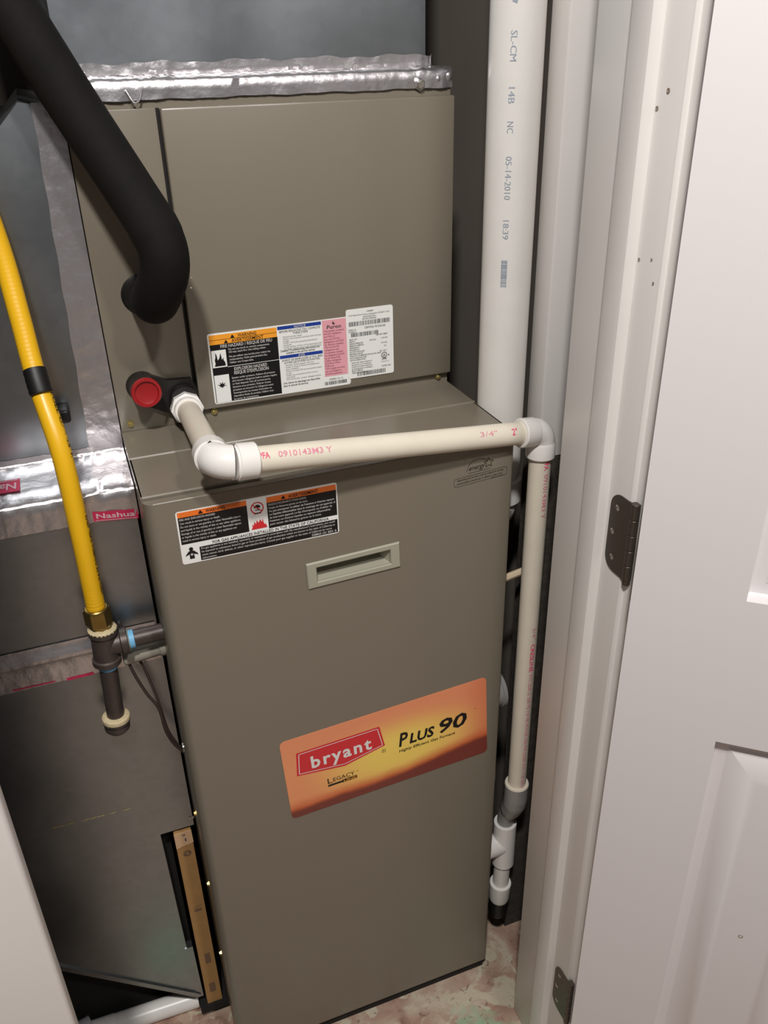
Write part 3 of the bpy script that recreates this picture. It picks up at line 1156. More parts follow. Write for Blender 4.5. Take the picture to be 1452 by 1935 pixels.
rp = cobj('rating_label', prism(bmesh.new(), rounded_rect(0.2950, 0.3592, 1.0295, 1.1212, 0.003), 'y', YL - .0012, YL - .0005), LABELWHITE, smooth=False)
F = on_front(YL - .0014)
k = Ink(F)
k.text('CARRIER', 0.3275, 1.1160, 0.0090, 0.0020, 'C', lift=L2)
k.text('7310 West Morris Street, Indianapolis, IN 46231 U.S.A.', 0.2985, 1.1125, 0.0560, 0.0018, lift=L2)
k.text('INDOOR SECTION', 0.3265, 1.1092, 0.0170, 0.0019, 'C', lift=L2)
k.text('SECTION INTERIEURE', 0.3265, 1.1064, 0.0190, 0.0018, 'C', lift=L2)
k.barcode(0.2985, 0.3545, 1.0992, 1.1050, 11)
k.text('MODEL NO.', 0.2975, 1.0938, 0.0105, 0.0018, lift=L2)
k.text('CNPVP3617ATAACAA', 0.3195, 1.0945, 0.0290, 0.0027, lift=L2)
k.text('MODELE N', 0.2975, 1.0912, 0.0105, 0.0018, lift=L2)
k.barcode(0.3010, 0.3390, 1.0852, 1.0905, 12)
k.text('2810X12867', 0.3350, 1.0835, 0.0160, 0.0022, lift=L2)
for i, (t_, w_) in enumerate((('SERIAL NO.', .011), ('SERIE N', .008), ('DESIGN PRESSURE', .0185), ('PRESSION NOMINALE', .020), ('REFRIGERANT', .0135), ('REFRIGERANT', .0135), ('FACTORY INSTALLED', .0205), ('METERING DEVICE', .018), ('DISPOSITIF DE MESURE INSTALLE EN USINE', .043), ('DATE OF MANUFACTURE', .023), ('DATE DE FABRICATION', .0215), ('Listed with outdoor Section of', .0285), ('heat pump or air conditioner.', .0275), ('Certifie avec Section exterieure', .0285), ('de thermopompe ou climatiseur.', .0295), ('MADE IN MEXICO', .0155), ('FABRIQUE AU MEXIQUE', .0205))):
    k.text(t_, 0.2980 + (0.002 if i > 10 else 0), 1.0812 - i * 0.00278 - (0.0006 if i > 10 else 0), w_, 0.00175, bold=.006, lift=L2)
k.text('300 PSIG', 0.3260, 1.0775, 0.0085, 0.0018, lift=L2)
k.text('2100 kPa', 0.3420, 1.0785, 0.0090, 0.0018, lift=L2)
k.text('R-410A', 0.3425, 1.0720, 0.0080, 0.0019, lift=L2)
k.text('TXV', 0.3455, 1.0675, 0.0035, 0.0019, lift=L2)
k.text('Mar. 2010', 0.3395, 1.0612, 0.0100, 0.0019, lift=L2)
k.ring(0.3458, 1.0560, 0.0032, 0.0040, 24, lift=L2)
k.text('UL', 0.3458, 1.0545, 0.0040, 0.0030, 'C', bold=.03, lift=L2)
k.text('C', 0.3410, 1.0532, 0.0010, 0.0020, lift=L2)
k.text('US', 0.3505, 1.0545, 0.0024, 0.0020, bold=.03, lift=L2)
k.text('LISTED', 0.3458, 1.0498, 0.0070, 0.0020, 'C', bold=.03, lift=L2)
k.text('Refrigerating section', 0.3415, 1.0468, 0.0110, 0.0012, lift=L2)
k.text('335780-1000', 0.3420, 1.0402, 0.0125, 0.0020, lift=L2)
k.barcode(0.3075, 0.3470, 1.0318, 1.0375, 13)
cink(k, 'rating_lettering', DARKGREYINK, rp)

# drain pan connections on the access panel
bm = bmesh.new()
lathe(bm, (0.0330, YC, 1.0570), (0.03, -1, 0.10), [(0, .0195), (.003, .0190), (.008, .0165), (.034, .0160), (.040, .0160)], seg=28)
dp = cobj('drain_port', bm, BLACKPLASTIC)
bm = bmesh.new()
d_ = Vector((0.03, -1, 0.10)).normalized()
lathe(bm, Vector((0.0330, YC, 1.0570)) + d_ * .036, d_, [(0, .0165), (.004, .0178), (.008, .0178), (.0095, .0168), (.0095, .0142), (.0062, .0134), (.0060, .0130), (.0060, .0002)], seg=28)
plug = cobj('drain_plug', bm, REDPLASTIC, dp)
bm = bmesh.new()
lathe(bm, (0.0800, YC, 1.0355), (0, -1, 0.06), [(0, .0215), (.004, .0205), (.010, .0180), (.022, .0175)], seg=28)
cobj('drain_port', bm, BLACKPLASTIC)
bm = bmesh.new()
prism(bm, [(0.036, 1.075), (0.062, 1.062), (0.092, 1.060), (0.098, 1.045), (0.094, 1.018), (0.070, 1.014), (0.030, 1.036)], 'y', YC - 0.012, YC)
cobj('drain_boss', bm, BLACKPLASTIC)
bm = bmesh.new()
lathe(bm, (0.0503, YC, 1.1659), (0, -1, 0), [(0, .0240), (.003, .0240), (.005, .0215), (.009, .0190), (.012, .0185)], seg=28)
cobj('line_grommet', bm, RUBBER)

# ================================================================== supply plenum
YS = 0.232
sp = thing('supply_plenum', 'shiny galvanised supply duct rising from the coil cabinet', 'duct', (0.21, 0.45, CZ1))
bm = bmesh.new()
box(bm, 0.0052, 0.4210, YS, 0.68, CZ1, 2.395)
obj('duct_body', bm, GALV, sp, smooth=False)


def flange(u, v):
    # v 0..1 runs from the lower hem on the cabinet front, over the ledge, and up the duct face
    x = -0.006 + u * 0.452
    prof = [(YC - .001, 1.3690), (YC - .001, 1.3865), (YC + .002, 1.3885), (YS - .002, 1.3895), (YS - .0008, 1.3925), (YS - .0005, 1.4040)]
    t = v * 5
    i = min(4, int(t))
    f = t - i
    y = prof[i][0] + (prof[i + 1][0] - prof[i][0]) * f
    z = prof[i][1] + (prof[i + 1][1] - prof[i][1]) * f
    z += (0.0012 * math.sin(u * 31) + 0.0008 * math.sin(u * 77)) * (1 if v > .9 else (.4 if v < .1 else 0))
    if u > 0.955:                   # the tape is pinched in over the corner
        x = 0.4255 + (u - .955) / .045 * (0.0185 if v < .55 else 0.002)
    return (x, y, z), ((0, -1, .1) if v < .3 or v > .75 else (0, -.1, 1))


obj('foil_tape', wrinkled(flange, 110, 10, lambda u, v: 0.0004 + 0.0018 * (1 if (u < .28 or u > .9) else .35), 5), FOIL, sp, angle=60)
for (x, z) in ((0.0745, 1.3730),):
    bm = bmesh.new()
    sweep(bm, spline([(x - .008, YC - .004, z + .006), (x - .003, YC - .007, z - .004), (x, YC - .008, z - .006), (x + .004, YC - .007, z - .003), (x + .008, YC - .004, z + .006)], 4), 0.0012, seg=8)
    obj('tape_fold', bm, FOIL, sp)
for (x, z, r_) in ((0.4005, 1.376, .005), (0.4265, 1.3785, .0035), (0.4405, 1.381, .0045)):
    bm = bmesh.new()
    lathe(bm, (x, YC - .001, z), (0, -1, .1), [(0, r_ * 1.2), (r_ * .35, r_ * 1.1), (r_ * .6, r_ * .7), (r_ * .7, r_ * .1)], seg=14)
    obj('tape_bump', bm, FOIL, sp)

# ================================================================== return duct at the left
rd = thing('return_duct', 'galvanised return duct left of the furnace sealed with foil tape', 'duct', (-0.25, 0.36, 0.1))
YR = 0.100
bm = bmesh.new()
slope = (0.2067 - 0.0325) / (-0.2285 + 0.0477)
front = [(-0.56, 0.975), (-0.004, 0.975), (-0.004, 0.421), (-0.0525, 0.421), (-0.0477, 0.0325), (-0.2285, 0.2067), (-0.40, 0.372), (-0.56, 0.372)]
prism(bm, front, 'y', YR, 0.66)
obj('lower_duct', bm, GALV, rd, smooth=False)
bm = bmesh.new()
up = [(-0.56, 0.975), (-0.0025, 0.975), (-0.0025, 1.3650), (-0.0420, 1.3720), (-0.0640, 1.3500), (-0.56, 1.3300)]
prism(bm, up, 'y', YC - 0.0005, 0.66)
obj('upper_duct', bm, GALV, rd, smooth=False)
# hem along the slanted bottom edge
bm = bmesh.new()
a = Vector((-0.0477, YR, 0.0325))
b_ = Vector((-0.2600, YR, 0.2067 + (0.2600 - 0.2285) * .963))
d_ = (b_ - a).normalized()
n_ = Vector((d_.z, 0, -d_.x))
if n_.z < 0:
    n_ = -n_
pts = [a, b_, b_ + n_ * .008, a + n_ * .008]
A = [bm.verts.new(p + Vector((0, -.003, 0))) for p in pts]
B = [bm.verts.new(p + Vector((0, 0, 0))) for p in pts]
bm.faces.new(A)
bm.faces.new(B[::-1])
for i in range(4):
    bm.faces.new((A[i], A[(i + 1) % 4], B[(i + 1) % 4], B[i]))
obj('hem', bm, GALV, rd, smooth=False)
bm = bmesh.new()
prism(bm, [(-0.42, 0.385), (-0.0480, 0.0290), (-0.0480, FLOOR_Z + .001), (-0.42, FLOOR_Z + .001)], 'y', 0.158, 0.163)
obj('void_shade_sheet', bm, DARK, rd, smooth=False)  # added dark sheet standing in for the shaded void under the duct
# filter rack flange beside the slot
bm = bmesh.new()
prism(bm, [(-0.0520, 0.16), (-0.0400, 0.16), (-0.0385, 0.03), (-0.0480, 0.03)], 'y', YR - .001, YR + .012)
obj('slot_flange', bm, GALV, rd, smooth=False)
bm = bmesh.new()
box(bm, -0.0525, -0.0400, 0.135, 0.62, 0.0, 0.421)
box(bm, -0.0400, -0.0050, 0.601, 0.62, 0.0, 0.421)
obj('filter_rack', bm, DARK, rd, smooth=False)
bm = bmesh.new()
box(bm, -0.0470, -0.0005, 0.094, 0.62, -0.0100, 0.0040)
obj('rack_sill', bm, DARK, rd, smooth=False)


# foil tape: vertical strip along the coil cabinet
def vstrip(u, v):
    z = 0.985 + u * 0.384
    wl_ = 0.040 - 0.012 * u + 0.0006 * math.sin(u * 40)
    x = -0.0012 - v * wl_
    return (x, YC - 0.0006, z + .002), (0, -1, 0)


obj('foil_tape', wrinkled(vstrip, 70, 8, lambda u, v: 0.0003 + .0009 * (1 if u < .55 else .4), 8), FOIL, rd, angle=60)


# horizontal tape over the ledge where the duct steps out
def ledge(u, v):
    x = -0.56 + u * 0.5585
    prof = [(YR - .0006, 0.9400), (YR - .0006, 0.9735), (YR + .0015, 0.9758), (YC - .003, 0.9765), (YC - .0008, 0.9790), (YC - .0008, 0.9860)]
    t = v * 5
    i = min(4, int(t))
    f = t - i
    y = prof[i][0] + (prof[i + 1][0] - prof[i][0]) * f
    z = prof[i][1] + (prof[i + 1][1] - prof[i][1]) * f
    return (x, y, z), ((0, -1, 0) if v < .35 else (0, -.2, 1))


ledge_tape = obj('foil_tape', wrinkled(ledge, 120, 15, lambda u, v: 0.0004 + 0.0016 * (1 if u > .82 else .35), 9), FOIL, rd, angle=60)


def band2(u, v):
    x = -0.56 + u * 0.5535
    zt = 0.7845 - 0.004 * math.sin(u * 9) * .3
    prof = [(YR - .0006, 0.7300), (YR - .0006, 0.7600), (YR - .0060, 0.7670), (YR - .0008, 0.7830), (YR - .0006, 0.7870)]
    t = v * 4
    i = min(3, int(t))
    f = t - i
    y = prof[i][0] + (prof[i + 1][0] - prof[i][0]) * f
    z = prof[i][1] + (prof[i + 1][1] - prof[i][1]) * f
    return (x, y, z), (0, -1, 0.1)


seam_tape = obj('foil_tape', wrinkled(band2, 110, 12, 0.0006, 10), FOIL, rd, angle=60)



# red maker's print on the tape
TAPEPALE = mat('tape_pale_print', rgb(226, 190, 200), rough=0.3, metal=0.3)


def tape_label(parent, P, w, h, word, flip=False, x_from=0.0):
    k = Ink(P)
    k.rect(x_from, w, 0, h, 0)
    k.build('tape_mark', TAPERED, parent)

    def Q(x, z, lift):
        return P(w - x, h - z, lift) if flip else P(x, z, lift)
    k = Ink(Q)
    k.text(word, w * .07, h * .32, w * .86, h * .50, bold=.02, lift=.0005)
    k.line([(w * .04, h * .12), (w * .96, h * .12)], h * .06, .0005)
    k.build('tape_word', TAPEPALE, parent)


tape_label(ledge_tape, lambda x, z, lift: (-0.1800 + x, 0.134 + z, 0.9790 + lift), 0.056, 0.034, 'Nashua', flip=True)
tape_label(ledge_tape, lambda x, z, lift: (-0.0520 + x, YR - 0.0028 - lift, 0.9410 - x * .12 + z), 0.0495, 0.0125, 'Nashua')
k = Ink(lambda x, z, lift: (x, YR - 0.0018 - lift, z))
k.poly([(-0.1225, 0.7330), (-0.0904, 0.7330), (-0.0890, 0.7290), (-0.1215, 0.7290)])
k.poly([(-0.1850, 0.7345), (-0.1355, 0.7335), (-0.1355, 0.7315), (-0.1850, 0.7325)])
k.build('tape_mark', TAPERED, seam_tape)
# streak of old sealant across the lower duct
k = Ink(lambda x, z, lift: (x, YR - 0.0004 - lift, z))
rnd = random.Random(4)
x = -0.188
while x < -0.094:
    w_ = 0.004 + rnd.random() * 0.012
    z0 = 0.4925 - (x + 0.188) * 0.05
    k.poly([(x, z0), (x + w_ * .5, z0 + .0008), (x + w_, z0 + .0012), (x + w_ * .6, z0 - .0008)])
    x += w_ * (0.7 + rnd.random() * .8)
k.build('sealant_streak', mat('sealant', rgb(200, 178, 120), rough=.7), rd)
# screws of the duct flange beside the furnace
for (x, z) in ((-0.006, 0.437), (-0.0015, 0.437)):
    screw(rd, (x - .002, YR - .0005, z), (0, -1, 0), r=0.0018, m=STEEL)

# ================================================================== air filter in its slot
fl = thing('air_filter', 'thin cardboard framed air filter standing in the duct slot', 'filter', (-0.021, 0.3, 0.004))
bm = bmesh.new()
box(bm, -0.0345, -0.0095, 0.0985, 0.60, 0.0045, 0.414, bev=0.0008)
obj('cardboard_frame', bm, CARD, fl, smooth=False)
bm = bmesh.new()
prism(bm, [(-0.0347, 0.4142), (-0.0093, 0.4142), (-0.0090, 0.3890), (-0.0130, 0.3875), (-0.0200, 0.3868), (-0.0270, 0.3858), (-0.0345, 0.3835)], 'y', 0.0978, 0.0987)
obj('end_flap', bm, CARDLIGHT, fl, smooth=False)
F = on_front(0.0975)
k = Ink(F)
k.text('X', -0.0240, 0.4065, 0.0060, 0.0040, bold=.02)
k.text('1', -0.0205, 0.3955, 0.0020, 0.0060, bold=.02)
k.build('printed_size', BLUEPRINT, fl)
F = on_front(0.0982)
k = Ink(F)
k.ring(-0.0205, 0.3690, 0.0030, 0.0062, 18)
k.line([(-0.0240, 0.3665), (-0.0165, 0.3715)], 0.0012)
k.line([(-0.0270, 0.2480), (-0.0140, 0.2510)], 0.0012)
k.rect(-0.0265, -0.0150, 0.2380, 0.2440)
k.rect(-0.0250, -0.0160, 0.1080, 0.1330)
k.rect(-0.0270, -0.0170, 0.0330, 0.0560)
k.build('printed_marks', mat('faded_stamp', rgb(128, 100, 78), rough=.8), fl)

# ================================================================== refrigerant lines
HOSE = [(0.0503, 0.2000, 1.1659), (0.0512, 0.1700, 1.1675), (0.0545, 0.1300, 1.1750), (0.0605, 0.1020, 1.1950), (0.0672, 0.0860, 1.2220), (0.0648, 0.0880, 1.2510), (0.0469, 0.1120, 1.2917), (0.0128, 0.1416, 1.3623), (-0.0143, 0.1548, 1.4199), (-0.0366, 0.1667, 1.4678), (-0.0552, 0.1708, 1.5048), (-0.085, 0.178, 1.60), (-0.10, 0.19, 1.75), (-0.10, 0.19, 2.38)]
sl = thing('insulated_line', 'thick black foam insulated refrigerant line bending into the coil cabinet', 'pipe', (0.0503, 0.2, 1.166))
pts = spline(HOSE, 8)
rad = []
for i, p in enumerate(pts):
    r_ = 0.0254
    if i < 12:
        r_ = 0.0185 + 0.0 * i
    elif i < 18:
        r_ = 0.0185 + (0.0258 - .0185) * (i - 11) / 7
    if 40 <= i <= 42:
        r_ += 0.0006
    rad.append(r_)
obj('foam_sleeve', sweep(bmesh.new(), pts, rad, 32), FOAM, sl)
bm = bmesh.new()
for p in ((0.0462, 0.1040, 1.2400), (0.0910, 0.0760, 1.2085), (0.089, 0.074, 1.199)):
    bmesh.ops.create_icosphere(bm, subdivisions=1, radius=0.0012, matrix=Matrix.Translation(p))
obj('dust_specks', bm, mat('pale_speck', rgb(150, 140, 120), rough=.8), sl)['kind'] = 'stuff'

# ================================================================== yellow gas tubing
gh = thing('gas_hose', 'yellow corrugated gas tubing hanging down to the iron tee', 'hose', (-0.0695, 0.07, 0.85))
GP = [(-0.0698, 0.0700, 0.8380), (-0.0692, 0.0700, 0.8600), (-0.0685, 0.0720, 0.9483), (-0.0700, 0.0850, 1.0380), (-0.0795, 0.1250, 1.1100), (-0.0830, 0.1500, 1.1700), (-0.0875, 0.1700, 1.2350), (-0.0980, 0.1780, 1.3100), (-0.1200, 0.18, 1.42), (-0.15, 0.18, 1.60), (-0.17, 0.18, 2.38)]
pts0 = spline(GP, 40)
pts, rad = [], []
acc = 0.0
last = None
out = []
for i, p in enumerate(pts0):
    if last is not None:
        seg_l = (p - last).length
        n_ = max(1, int(seg_l / 0.0013)) if p.z < 1.36 else 1
        for j in range(1, n_ + 1):
            out.append(last.lerp(p, j / n_))
    else:
        out.append(p)
    last = p
for i, p in enumerate(out):
    if i:
        acc += (p - out[i - 1]).length
    pts.append(p)
    rad.append(0.0109 + 0.00011 * math.cos(acc / 0.0046 * 2 * math.pi))
obj('yellow_jacket', sweep(bmesh.new(), pts, rad, 18), YELLOW, gh, angle=80)
tb = spline([(-0.0775, 0.1130, 1.0960), (-0.0786, 0.1185, 1.1070), (-0.0796, 0.1260, 1.1190)], 4)
obj('black_tape', sweep(bmesh.new(), tb, [0.0118 + .0004 * (i % 2) for i in range(len(tb))], 18), RUBBER, gh)
# black lettering down the right of the jacket
for A, B, txt in (((-0.0692, 0.0700, 0.8600), (-0.0685, 0.0720, 0.9483), 'GAS TUBING 25 PSI CSST'), ((-0.0685, 0.0720, 0.9483), (-0.0700, 0.0850, 1.0380), 'FLEXIBLE TUBING 62 EHD'), ((-0.0700, 0.0850, 1.0380), (-0.0775, 0.1130, 1.0960), 'FUEL GAS 25')):
    A, B = Vector(A), Vector(B)
    u_ = (A - B).normalized()
    n0 = Vector((0.90, -0.42, 0.1))
    k = Ink(on_pipe(B, u_, n0, 0.0112))
    k.text(txt, 0.002, -0.0022, (A - B).length - 0.004, 0.0046, bold=.01)
    k.build('jacket_lettering', BLACKINK, gh)
bm = bmesh.new()
lathe(bm, (-0.0696, 0.0700, 0.8200), (0, 0, 1), [(0, .0130), (.002, .0155), (.020, .0155), (.0225, .0150), (.0225, .0118)], seg=6)
nut = obj('brass_nut', bm, BRASS, gh, smooth=False)
bm = bmesh.new()
lathe(bm, (-0.0696, 0.0700, 0.8420), (0, 0, 1), [(0, .0135), (.0012, .0140), (.0024, .0128), (.0026, .0112)], seg=24)
obj('nut_collar', bm, BRASS, nut)

# ================================================================== iron gas fittings
ip = thing('gas_pipe', 'black iron gas tee with capped drip leg beside the furnace', 'pipe', (-0.0690, 0.07, 0.79))
TEE = Vector((-0.0690, 0.0700, 0.7880))
dv = Vector((-0.05, 0, -1)).normalized()
bm = bmesh.new()
lathe(bm, TEE - dv * .026, dv, [(0, .0150), (.0008, .0170), (.0075, .0172), (.009, .0150), (.042, .0150), (.0435, .0172), (.050, .0172), (.0510, .0158)], seg=28)
lathe(bm, TEE, (1, 0, 0.02), [(0.002, .0140), (.018, .0140), (.0195, .0166), (.0265, .0168), (.0275, .0150)], seg=28)
tee = obj('tee', bm, IRON, ip)
bm = bmesh.new()
lathe(bm, TEE - dv * .034, dv, [(0, .0125), (.0015, .0138), (.004, .0120), (.009, .0118)], seg=8)
obj('adapter', bm, BRASS, ip, smooth=False)
bm = bmesh.new()
rnd = random.Random(2)
lathe(bm, TEE - dv * .0285, dv, [(0, .0105), (.0008, .0150), (.0030, .0170), (.0046, .0171)], seg=22)
for v in bm.verts:
    v.co.z += rnd.uniform(-.0008, .0006)
obj('sealant_ring', bm, DOPE, ip)
bm = bmesh.new()
lathe(bm, TEE, (1, 0, 0.02), [(0.0255, .0106), (.0690, .0106)], seg=24)
obj('nipple', bm, IRON, ip)
bm = bmesh.new()
lathe(bm, TEE, (1, 0, 0.02), [(0.0268, .0150), (.0272, .0152), (.0285, .0128)], seg=24)
obj('sealant_ring', bm, DOPE, ip)
bm = bmesh.new()
lathe(bm, TEE, (1, 0, 0.02), [(0.0282, .0110), (.0290, .0118), (.0345, .0116), (.0350, .0108)], seg=24)
obj('thread_tape', bm, BLUETAPE, ip)
bm = bmesh.new()
lathe(bm, TEE, dv, [(0.022, .0107), (.1180, .0107)], seg=24)
obj('drip_leg', bm, IRON, ip)
bm = bmesh.new()
lathe(bm, TEE, dv, [(0.0245, .0112), (.0250, .0120), (.0320, .0116), (.0326, .0108)], seg=24)
obj('thread_tape', bm, BLUETAPE, ip)
bm = bmesh.new()
lathe(bm, TEE, dv, [(0.1080, .0108), (.1084, .0155), (.1100, .0166), (.1175, .0168), (.1180, .0150), (.1220, .0150), (.1240, .0158), (.1275, .0156), (.1320, .0120), (.1340, .0060), (.1342, .0002)], seg=28)
cap = obj('end_cap', bm, IRON, ip)
bm = bmesh.new()
lathe(bm, TEE, dv, [(0.1065, .0110), (.1072, .0150), (.1090, .0170), (.1135, .0172), (.1140, .0166)], seg=28)
obj('sealant_ring', bm, DOPE, cap)
# glued-on support clip behind the nipple
bm = bmesh.new()
lathe(bm, (-0.052, 0.086, 0.752), (1, 0, .08), [(0, .008), (.001, .010), (.044, .010), (.046, .012), (.055, .012), (.056, .008)], seg=20)
tag(obj('pipe_sleeve', bm, mat('grey_putty', rgb(150, 145, 132), rough=.7)), 'dull grey sleeve against the duct just below the iron nipple', 'sleeve')

# ================================================================== brown cables and small things at the left
cb = thing('thermostat_cable', 'pair of brown cables drooping from the tee to the furnace side', 'cable', (-0.045, 0.09, 0.76))
obj('cable_strand', sweep(bmesh.new(), spline([(-0.056, 0.098, 0.800), (-0.0500, 0.0920, 0.7720), (-0.0445, 0.0830, 0.7350), (-0.0330, 0.0760, 0.6980), (-0.0215, 0.0710, 0.6720), (-0.0185, 0.0700, 0.6350), (-0.0110, 0.0700, 0.6080), (-0.0010, 0.0700, 0.5900)], 6), 0.0020, 10), WIRE, cb)
obj('cable_strand', sweep(bmesh.new(), spline([(-0.048, 0.098, 0.796), (-0.0420, 0.0920, 0.7620), (-0.0310, 0.0880, 0.7340), (-0.0230, 0.0800, 0.6960), (-0.0195, 0.0735, 0.6700), (-0.0160, 0.0715, 0.6350), (-0.0085, 0.0715, 0.6090), (-0.0010, 0.0730, 0.5930)], 6), 0.0018, 10), WIRE, cb)
bm = bmesh.new()
lathe(bm, (-0.0018, 0.0700, 0.5985), (1, 0, 0), [(0, .004), (.0005, .007), (.0018, .007)], seg=12)
obj('cable_bushing', bm, STEEL, cb)

bm = bmesh.new()
box(bm, -0.0725, -0.0545, 0.180, YC - .0006, 1.0320, 1.0490, bev=0.004, seg=3)
kb = thing('hanger_clip', 'small black plastic clip on the duct beside the yellow tubing', 'clip', (-0.063, 0.2, 1.04))
obj('clip_body', bm, RUBBER, kb)
bm = bmesh.new()
sweep(bm, spline([(-0.071, 0.194, 1.045), (-0.0745, 0.196, 1.058), (-0.0752, 0.202, 1.072)], 4), 0.0022, 8)
obj('clip_tail', bm, RUBBER, kb)

# ================================================================== condensate drain in white PVC
cd = thing('condensate_drain', 'white PVC drain pipe crossing the furnace front and running down its side', 'pipe', (0.475, 0.0, 0.99))
RP, RS = 0.0138, 0.0176
PA = Vector((0.0803, 0.1860, 1.0285))      # coil connection
PB = Vector((0.0738, -0.0500, 1.0550))     # corner before the furnace
PC = Vector((0.4745, 0.0000, 1.0005))      # corner at the right
bm = bmesh.new()
dd = (PB - PA).normalized()
lathe(bm, PA, dd, [(-.012, .0150), (-.004, .0165)], seg=24)
lathe(bm, PA, dd, [(-.003, .0185), (-.002, .0200), (.0125, .0200), (.0135, .0185)], seg=8)
lathe(bm, PA, dd, [(.013, .0166), (.0245, .0168), (.0255, .0158), (.0255, .0140)], seg=28)
obj('threaded_adapter', bm, PVC, cd, angle=30)
obj('short_pipe', sweep(bmesh.new(), [PA + dd * .01, PB - dd * .028], RP, 28), PVCOLD, cd)
d1 = (PC - PB).normalized()
eb = obj('elbow', elbow(bmesh.new(), PB, -dd, d1, 0.041, 0.0185, 0.0176, 0.0188, 0.0215), PVC, cd)
# raised casting letters on the elbow
n0 = Vector((-.25, -.8, -.62))
k = Ink(on_pipe(PB + d1 * .012, d1, n0, 0.0183))
k.text('CHARLOTTE', 0.000, -0.0018, 0.0270, 0.0038, bold=.02, lift=.0003)
k.build('cast_lettering', PVC, eb)
obj('cross_pipe', sweep(bmesh.new(), [PB + d1 * .03, PC - d1 * .022], RP, 32), PVCOLD, cd)
eb2 = obj('elbow', elbow(bmesh.new(), PC, -d1, (0, 0, -1), 0.0335, 0.0150, 0.0168, 0.0180, 0.0195), PVC, cd)
obj('drop_pipe', sweep(bmesh.new(), [(0.4748, 0.0, 0.985), (0.4750, 0.0, 0.40)], RP, 32), PVCOLD, cd)
# red print along the pipes
toC = Vector((-0.30, -0.78, 0.42))
k = Ink(on_pipe(PB, d1, toC + Vector((0, 0, .18)), RP))
k.text('PFA', 0.0405, -0.0025, 0.0115, 0.0062, bold=.02)
k.text('2"', 0.3560 - 0.003, -0.0045, 0.0075, 0.0075, bold=.02)
k.build('red_print', PIPERED, cd)
k = Ink(on_pipe(PB, d1, toC + Vector((0, 0, .18)), RP))
k.text('0910143M3 Y', 0.0610, -0.0025, 0.0600, 0.0060, bold=.012)
k.text('3/4"', 0.3080, -0.0030, 0.0240, 0.0058)
k.build('faint_print', PIPEFAINT, cd)
n_dn = Vector((0.10, -1.0, 0))
k = Ink(on_pipe((0.4748, 0, 0.968), (0, 0, -1), n_dn, RP))
k.text('PFA', 0.0010, -0.0030, 0.0140, 0.0066, bold=.02)
k.text('CRESLINE', 0.2980 - .018, -0.0030, 0.0480, 0.0062, bold=.02)
k.build('red_print', PIPERED, cd)
k = Ink(on_pipe((0.4748, 0, 0.968), (0, 0, -1), n_dn, RP))
k.text('0910143M3 Y', 0.0200, -0.0025, 0.0620, 0.0058, bold=.012)
k.text('3/4"', 0.2520, -0.0025, 0.0200, 0.0058)
k.text('PVC SDR 21 200 PSI 73F PR WATER NSF-PW D2241 PVC 1120 200 PSI', 0.3330, -0.0028, 0.2250, 0.0056, bold=.012)
k.build('faint_print', PIPEFAINT, cd)
# grey coupling, 45 degree bend, tee and capped trap
bm = bmesh.new()
lathe(bm, (0.475, 0.0, 0.4135), (0, 0, -1), [(0, .0142), (.0, .0172), (.0012, .0182), (.030, .0182)], seg=28)
rim = obj('coupling', bm, PVCGREY, cd)
bm = bmesh.new()
lathe(bm, (0.475, 0.0, 0.4142), (0, 0, -1), [(0, .0142), (.0, .0176), (.002, .0186), (.003, .0184)], seg=28)
obj('coupling_rim', bm, PVCOLD, rim)
obj('bend', sweep(bmesh.new(), spline([(0.475, 0.0, 0.385), (0.475, 0.004, 0.362), (0.475, 0.015, 0.340), (0.475, 0.024, 0.322), (0.475, 0.0265, 0.300)], 5), [0.0182] * 5 + [0.0170] * 5 + [0.0138] * 11, 28), PVCGREY, cd)
bm = bmesh.new()
TZ = Vector((0.475, 0.0265, 0.0))
lathe(bm, TZ + Vector((0, 0, 0.3010)), (0, 0, -1), [(0, .0142), (0, .0178), (.001, .0186), (.095, .0186), (.096, .0175), (.096, .0140)], seg=28)
lathe(bm, TZ + Vector((0, 0, 0.252)), (-1, 0, 0), [(0.002, .0180), (.030, .0180), (.0305, .0186), (.034, .0186), (.034, .0140)], seg=28)
obj('tee', bm, PVC, cd)
obj('lower_pipe', sweep(bmesh.new(), [TZ + Vector((0, 0, .21)), TZ + Vector((0, 0.004, .125))], RP, 28), PVC, cd)
bm = bmesh.new()
lathe(bm, TZ + Vector((0, 0.003, 0.1500)), (0, 0.05, -1), [(0, .0142), (0, .0175), (.001, .0184), (.036, .0182), (.044, .0160), (.0475, .010), (.048, .0002)], seg=28)
obj('trap_cap', bm, PVC, cd)
bm = bmesh.new()
lathe(bm, TZ + Vector((0, 0.005, 0.106)), (0, 0.08, -1), [(0, .0165), (.034, .0165), (.042, .0140), (.044, .0100), (.040, .0080)], seg=24)
obj('black_stub', bm, RUBBER, cd)  # short black cylinder below the cap

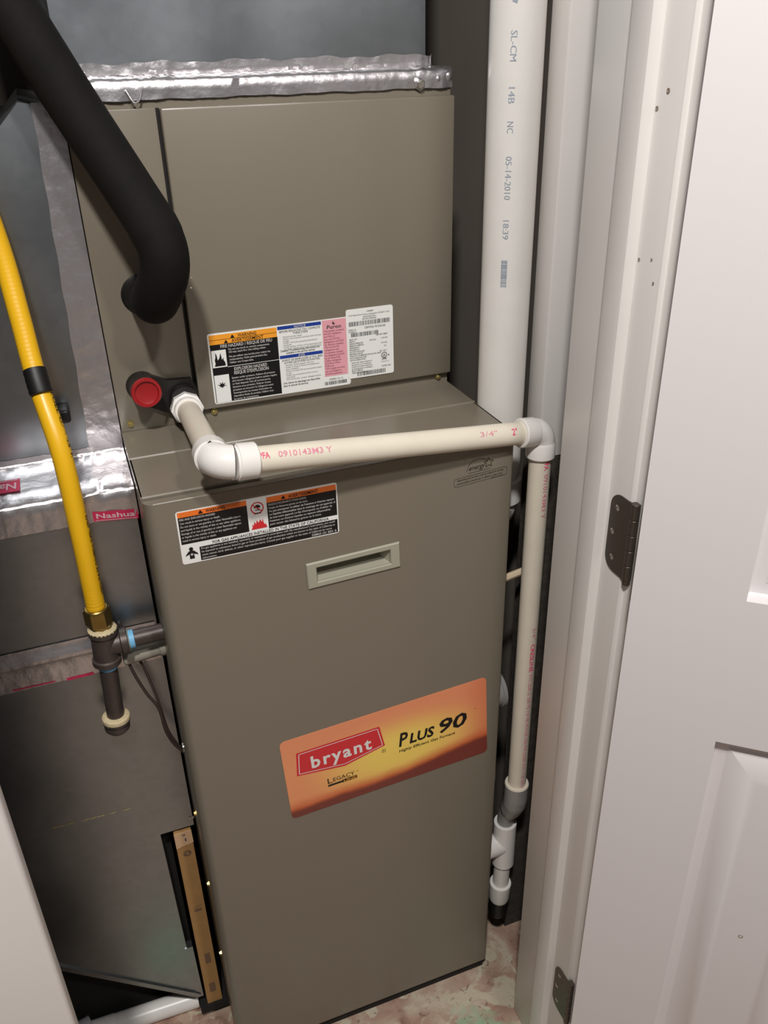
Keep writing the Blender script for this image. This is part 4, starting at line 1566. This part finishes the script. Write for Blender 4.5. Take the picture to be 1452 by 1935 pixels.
# ================================================================== wide vent pipe
vp = thing('vent_pipe', 'wide white PVC vent pipe standing right of the coil cabinet', 'pipe', (0.4715, 0.105, 0.8))
RV = 0.0302
VA = Vector((0.4735, 0.105, 0))
bm = bmesh.new()
sweep(bm, [VA + Vector((0, 0, 2.38)), VA + Vector((0, 0, 0.86))], RV, 40)
obj('riser', bm, PVC, vp)
bm = bmesh.new()
elbow(bm, VA + Vector((0, 0, 0.820)), (0, 0, 1), (0, 1, 0), 0.075, 0.045, RV, 0.0345, 0.035, seg=32)
obj('lower_elbow', bm, PVC, vp)
nv = Vector((-0.63, -0.93, 0.35))
for txt, z0, z1 in (('SL-CM', 1.4253, 1.3966), ('14B', 1.3720, 1.3562), ('NC', 1.3384, 1.3269), ('05-14-2010', 1.3030, 1.2573), ('18:39', 1.2348, 1.2136)):
    k = Ink(on_pipe(VA + Vector((0, 0, z0)), (0, 0, -1), nv, RV))
    k.text(txt, 0.0, -0.0035, z0 - z1, 0.0068)
    k.build('printed_line', PIPEBLUE, vp)
k = Ink(on_pipe(VA + Vector((0, 0, 1.1894)), (0, 0, -1), nv, RV))
rnd = random.Random(8)
x = 0.0
while x < 0.031:
    w_ = rnd.choice((.0008, .0012, .002))
    k.rect(x, x + w_, -.0035, .0035)
    x += w_ + rnd.choice((.0003, .0005, .0008))
k.poly([(-.268, -.002), (-.262, -.0035), (-.260, .0015), (-.266, .003)])
k.build('printed_bars', PIPEBLUE, vp)

# things half hidden right of the furnace
bm = bmesh.new()
sweep(bm, [(0.4432, 0.052, 0.755), (0.468, 0.048, 0.7640), (0.500, 0.045, 0.772)], 0.0052, 8)
tag(obj('tan_conduit', bm, TANWIRE), 'short tan stick of conduit poking out right of the furnace', 'conduit')
bm = bmesh.new()
lathe(bm, (0.4432, 0.050, 0.566), (1, 0, 0), [(0, .026), (.014, .0260), (.0155, .0285), (.0205, .0285), (.022, .0255), (.0222, .020), (.010, .0195)], seg=28)
ex = thing('pipe_flange', 'round grey collar on the furnace side behind the drain pipe', 'flange', (0.4432, 0.06, 0.556))
obj('collar', bm, PVCGREY, ex)
screw(ex, (0.4560, 0.040, 0.5335), (0, -1, -.3), r=0.003, m=STEEL)

# ================================================================== floor-level pipe at the left
fp = thing('floor_pipe', 'white PVC pipe lying on the floor below the slanted duct edge', 'pipe', (-0.14, 0.13, -0.02))
A = Vector((-0.2150, 0.1340, -0.0125))
B = Vector((-0.0480, 0.1290, -0.0125))
obj('pipe_run', sweep(bmesh.new(), [A, B], 0.0167, 24), PVC, fp)
bm = bmesh.new()
dd = (A - B).normalized()
lathe(bm, A - dd * .03, dd, [(0, .017), (0, .0172), (.001, .0174), (.06, .0174)], seg=24)
obj('coupling', bm, PVC, fp)
bm = bmesh.new()
bmesh.ops.create_icosphere(bm, subdivisions=3, radius=0.036, matrix=Matrix.Translation((-0.262, 0.118, 0.0)) @ Matrix.Diagonal((1, 1, .8, 1)))
lathe(bm, (-0.262, 0.118, 0.004), (1, .25, 0), [(0.02, .022), (.044, .022), (.045, .018)], seg=24)
tag(obj('pipe_trap', bm, mat('trap_pvc', rgb(205, 202, 205), rough=.4)), 'pale bulbous pipe trap in the dark below the return duct', 'pipe')
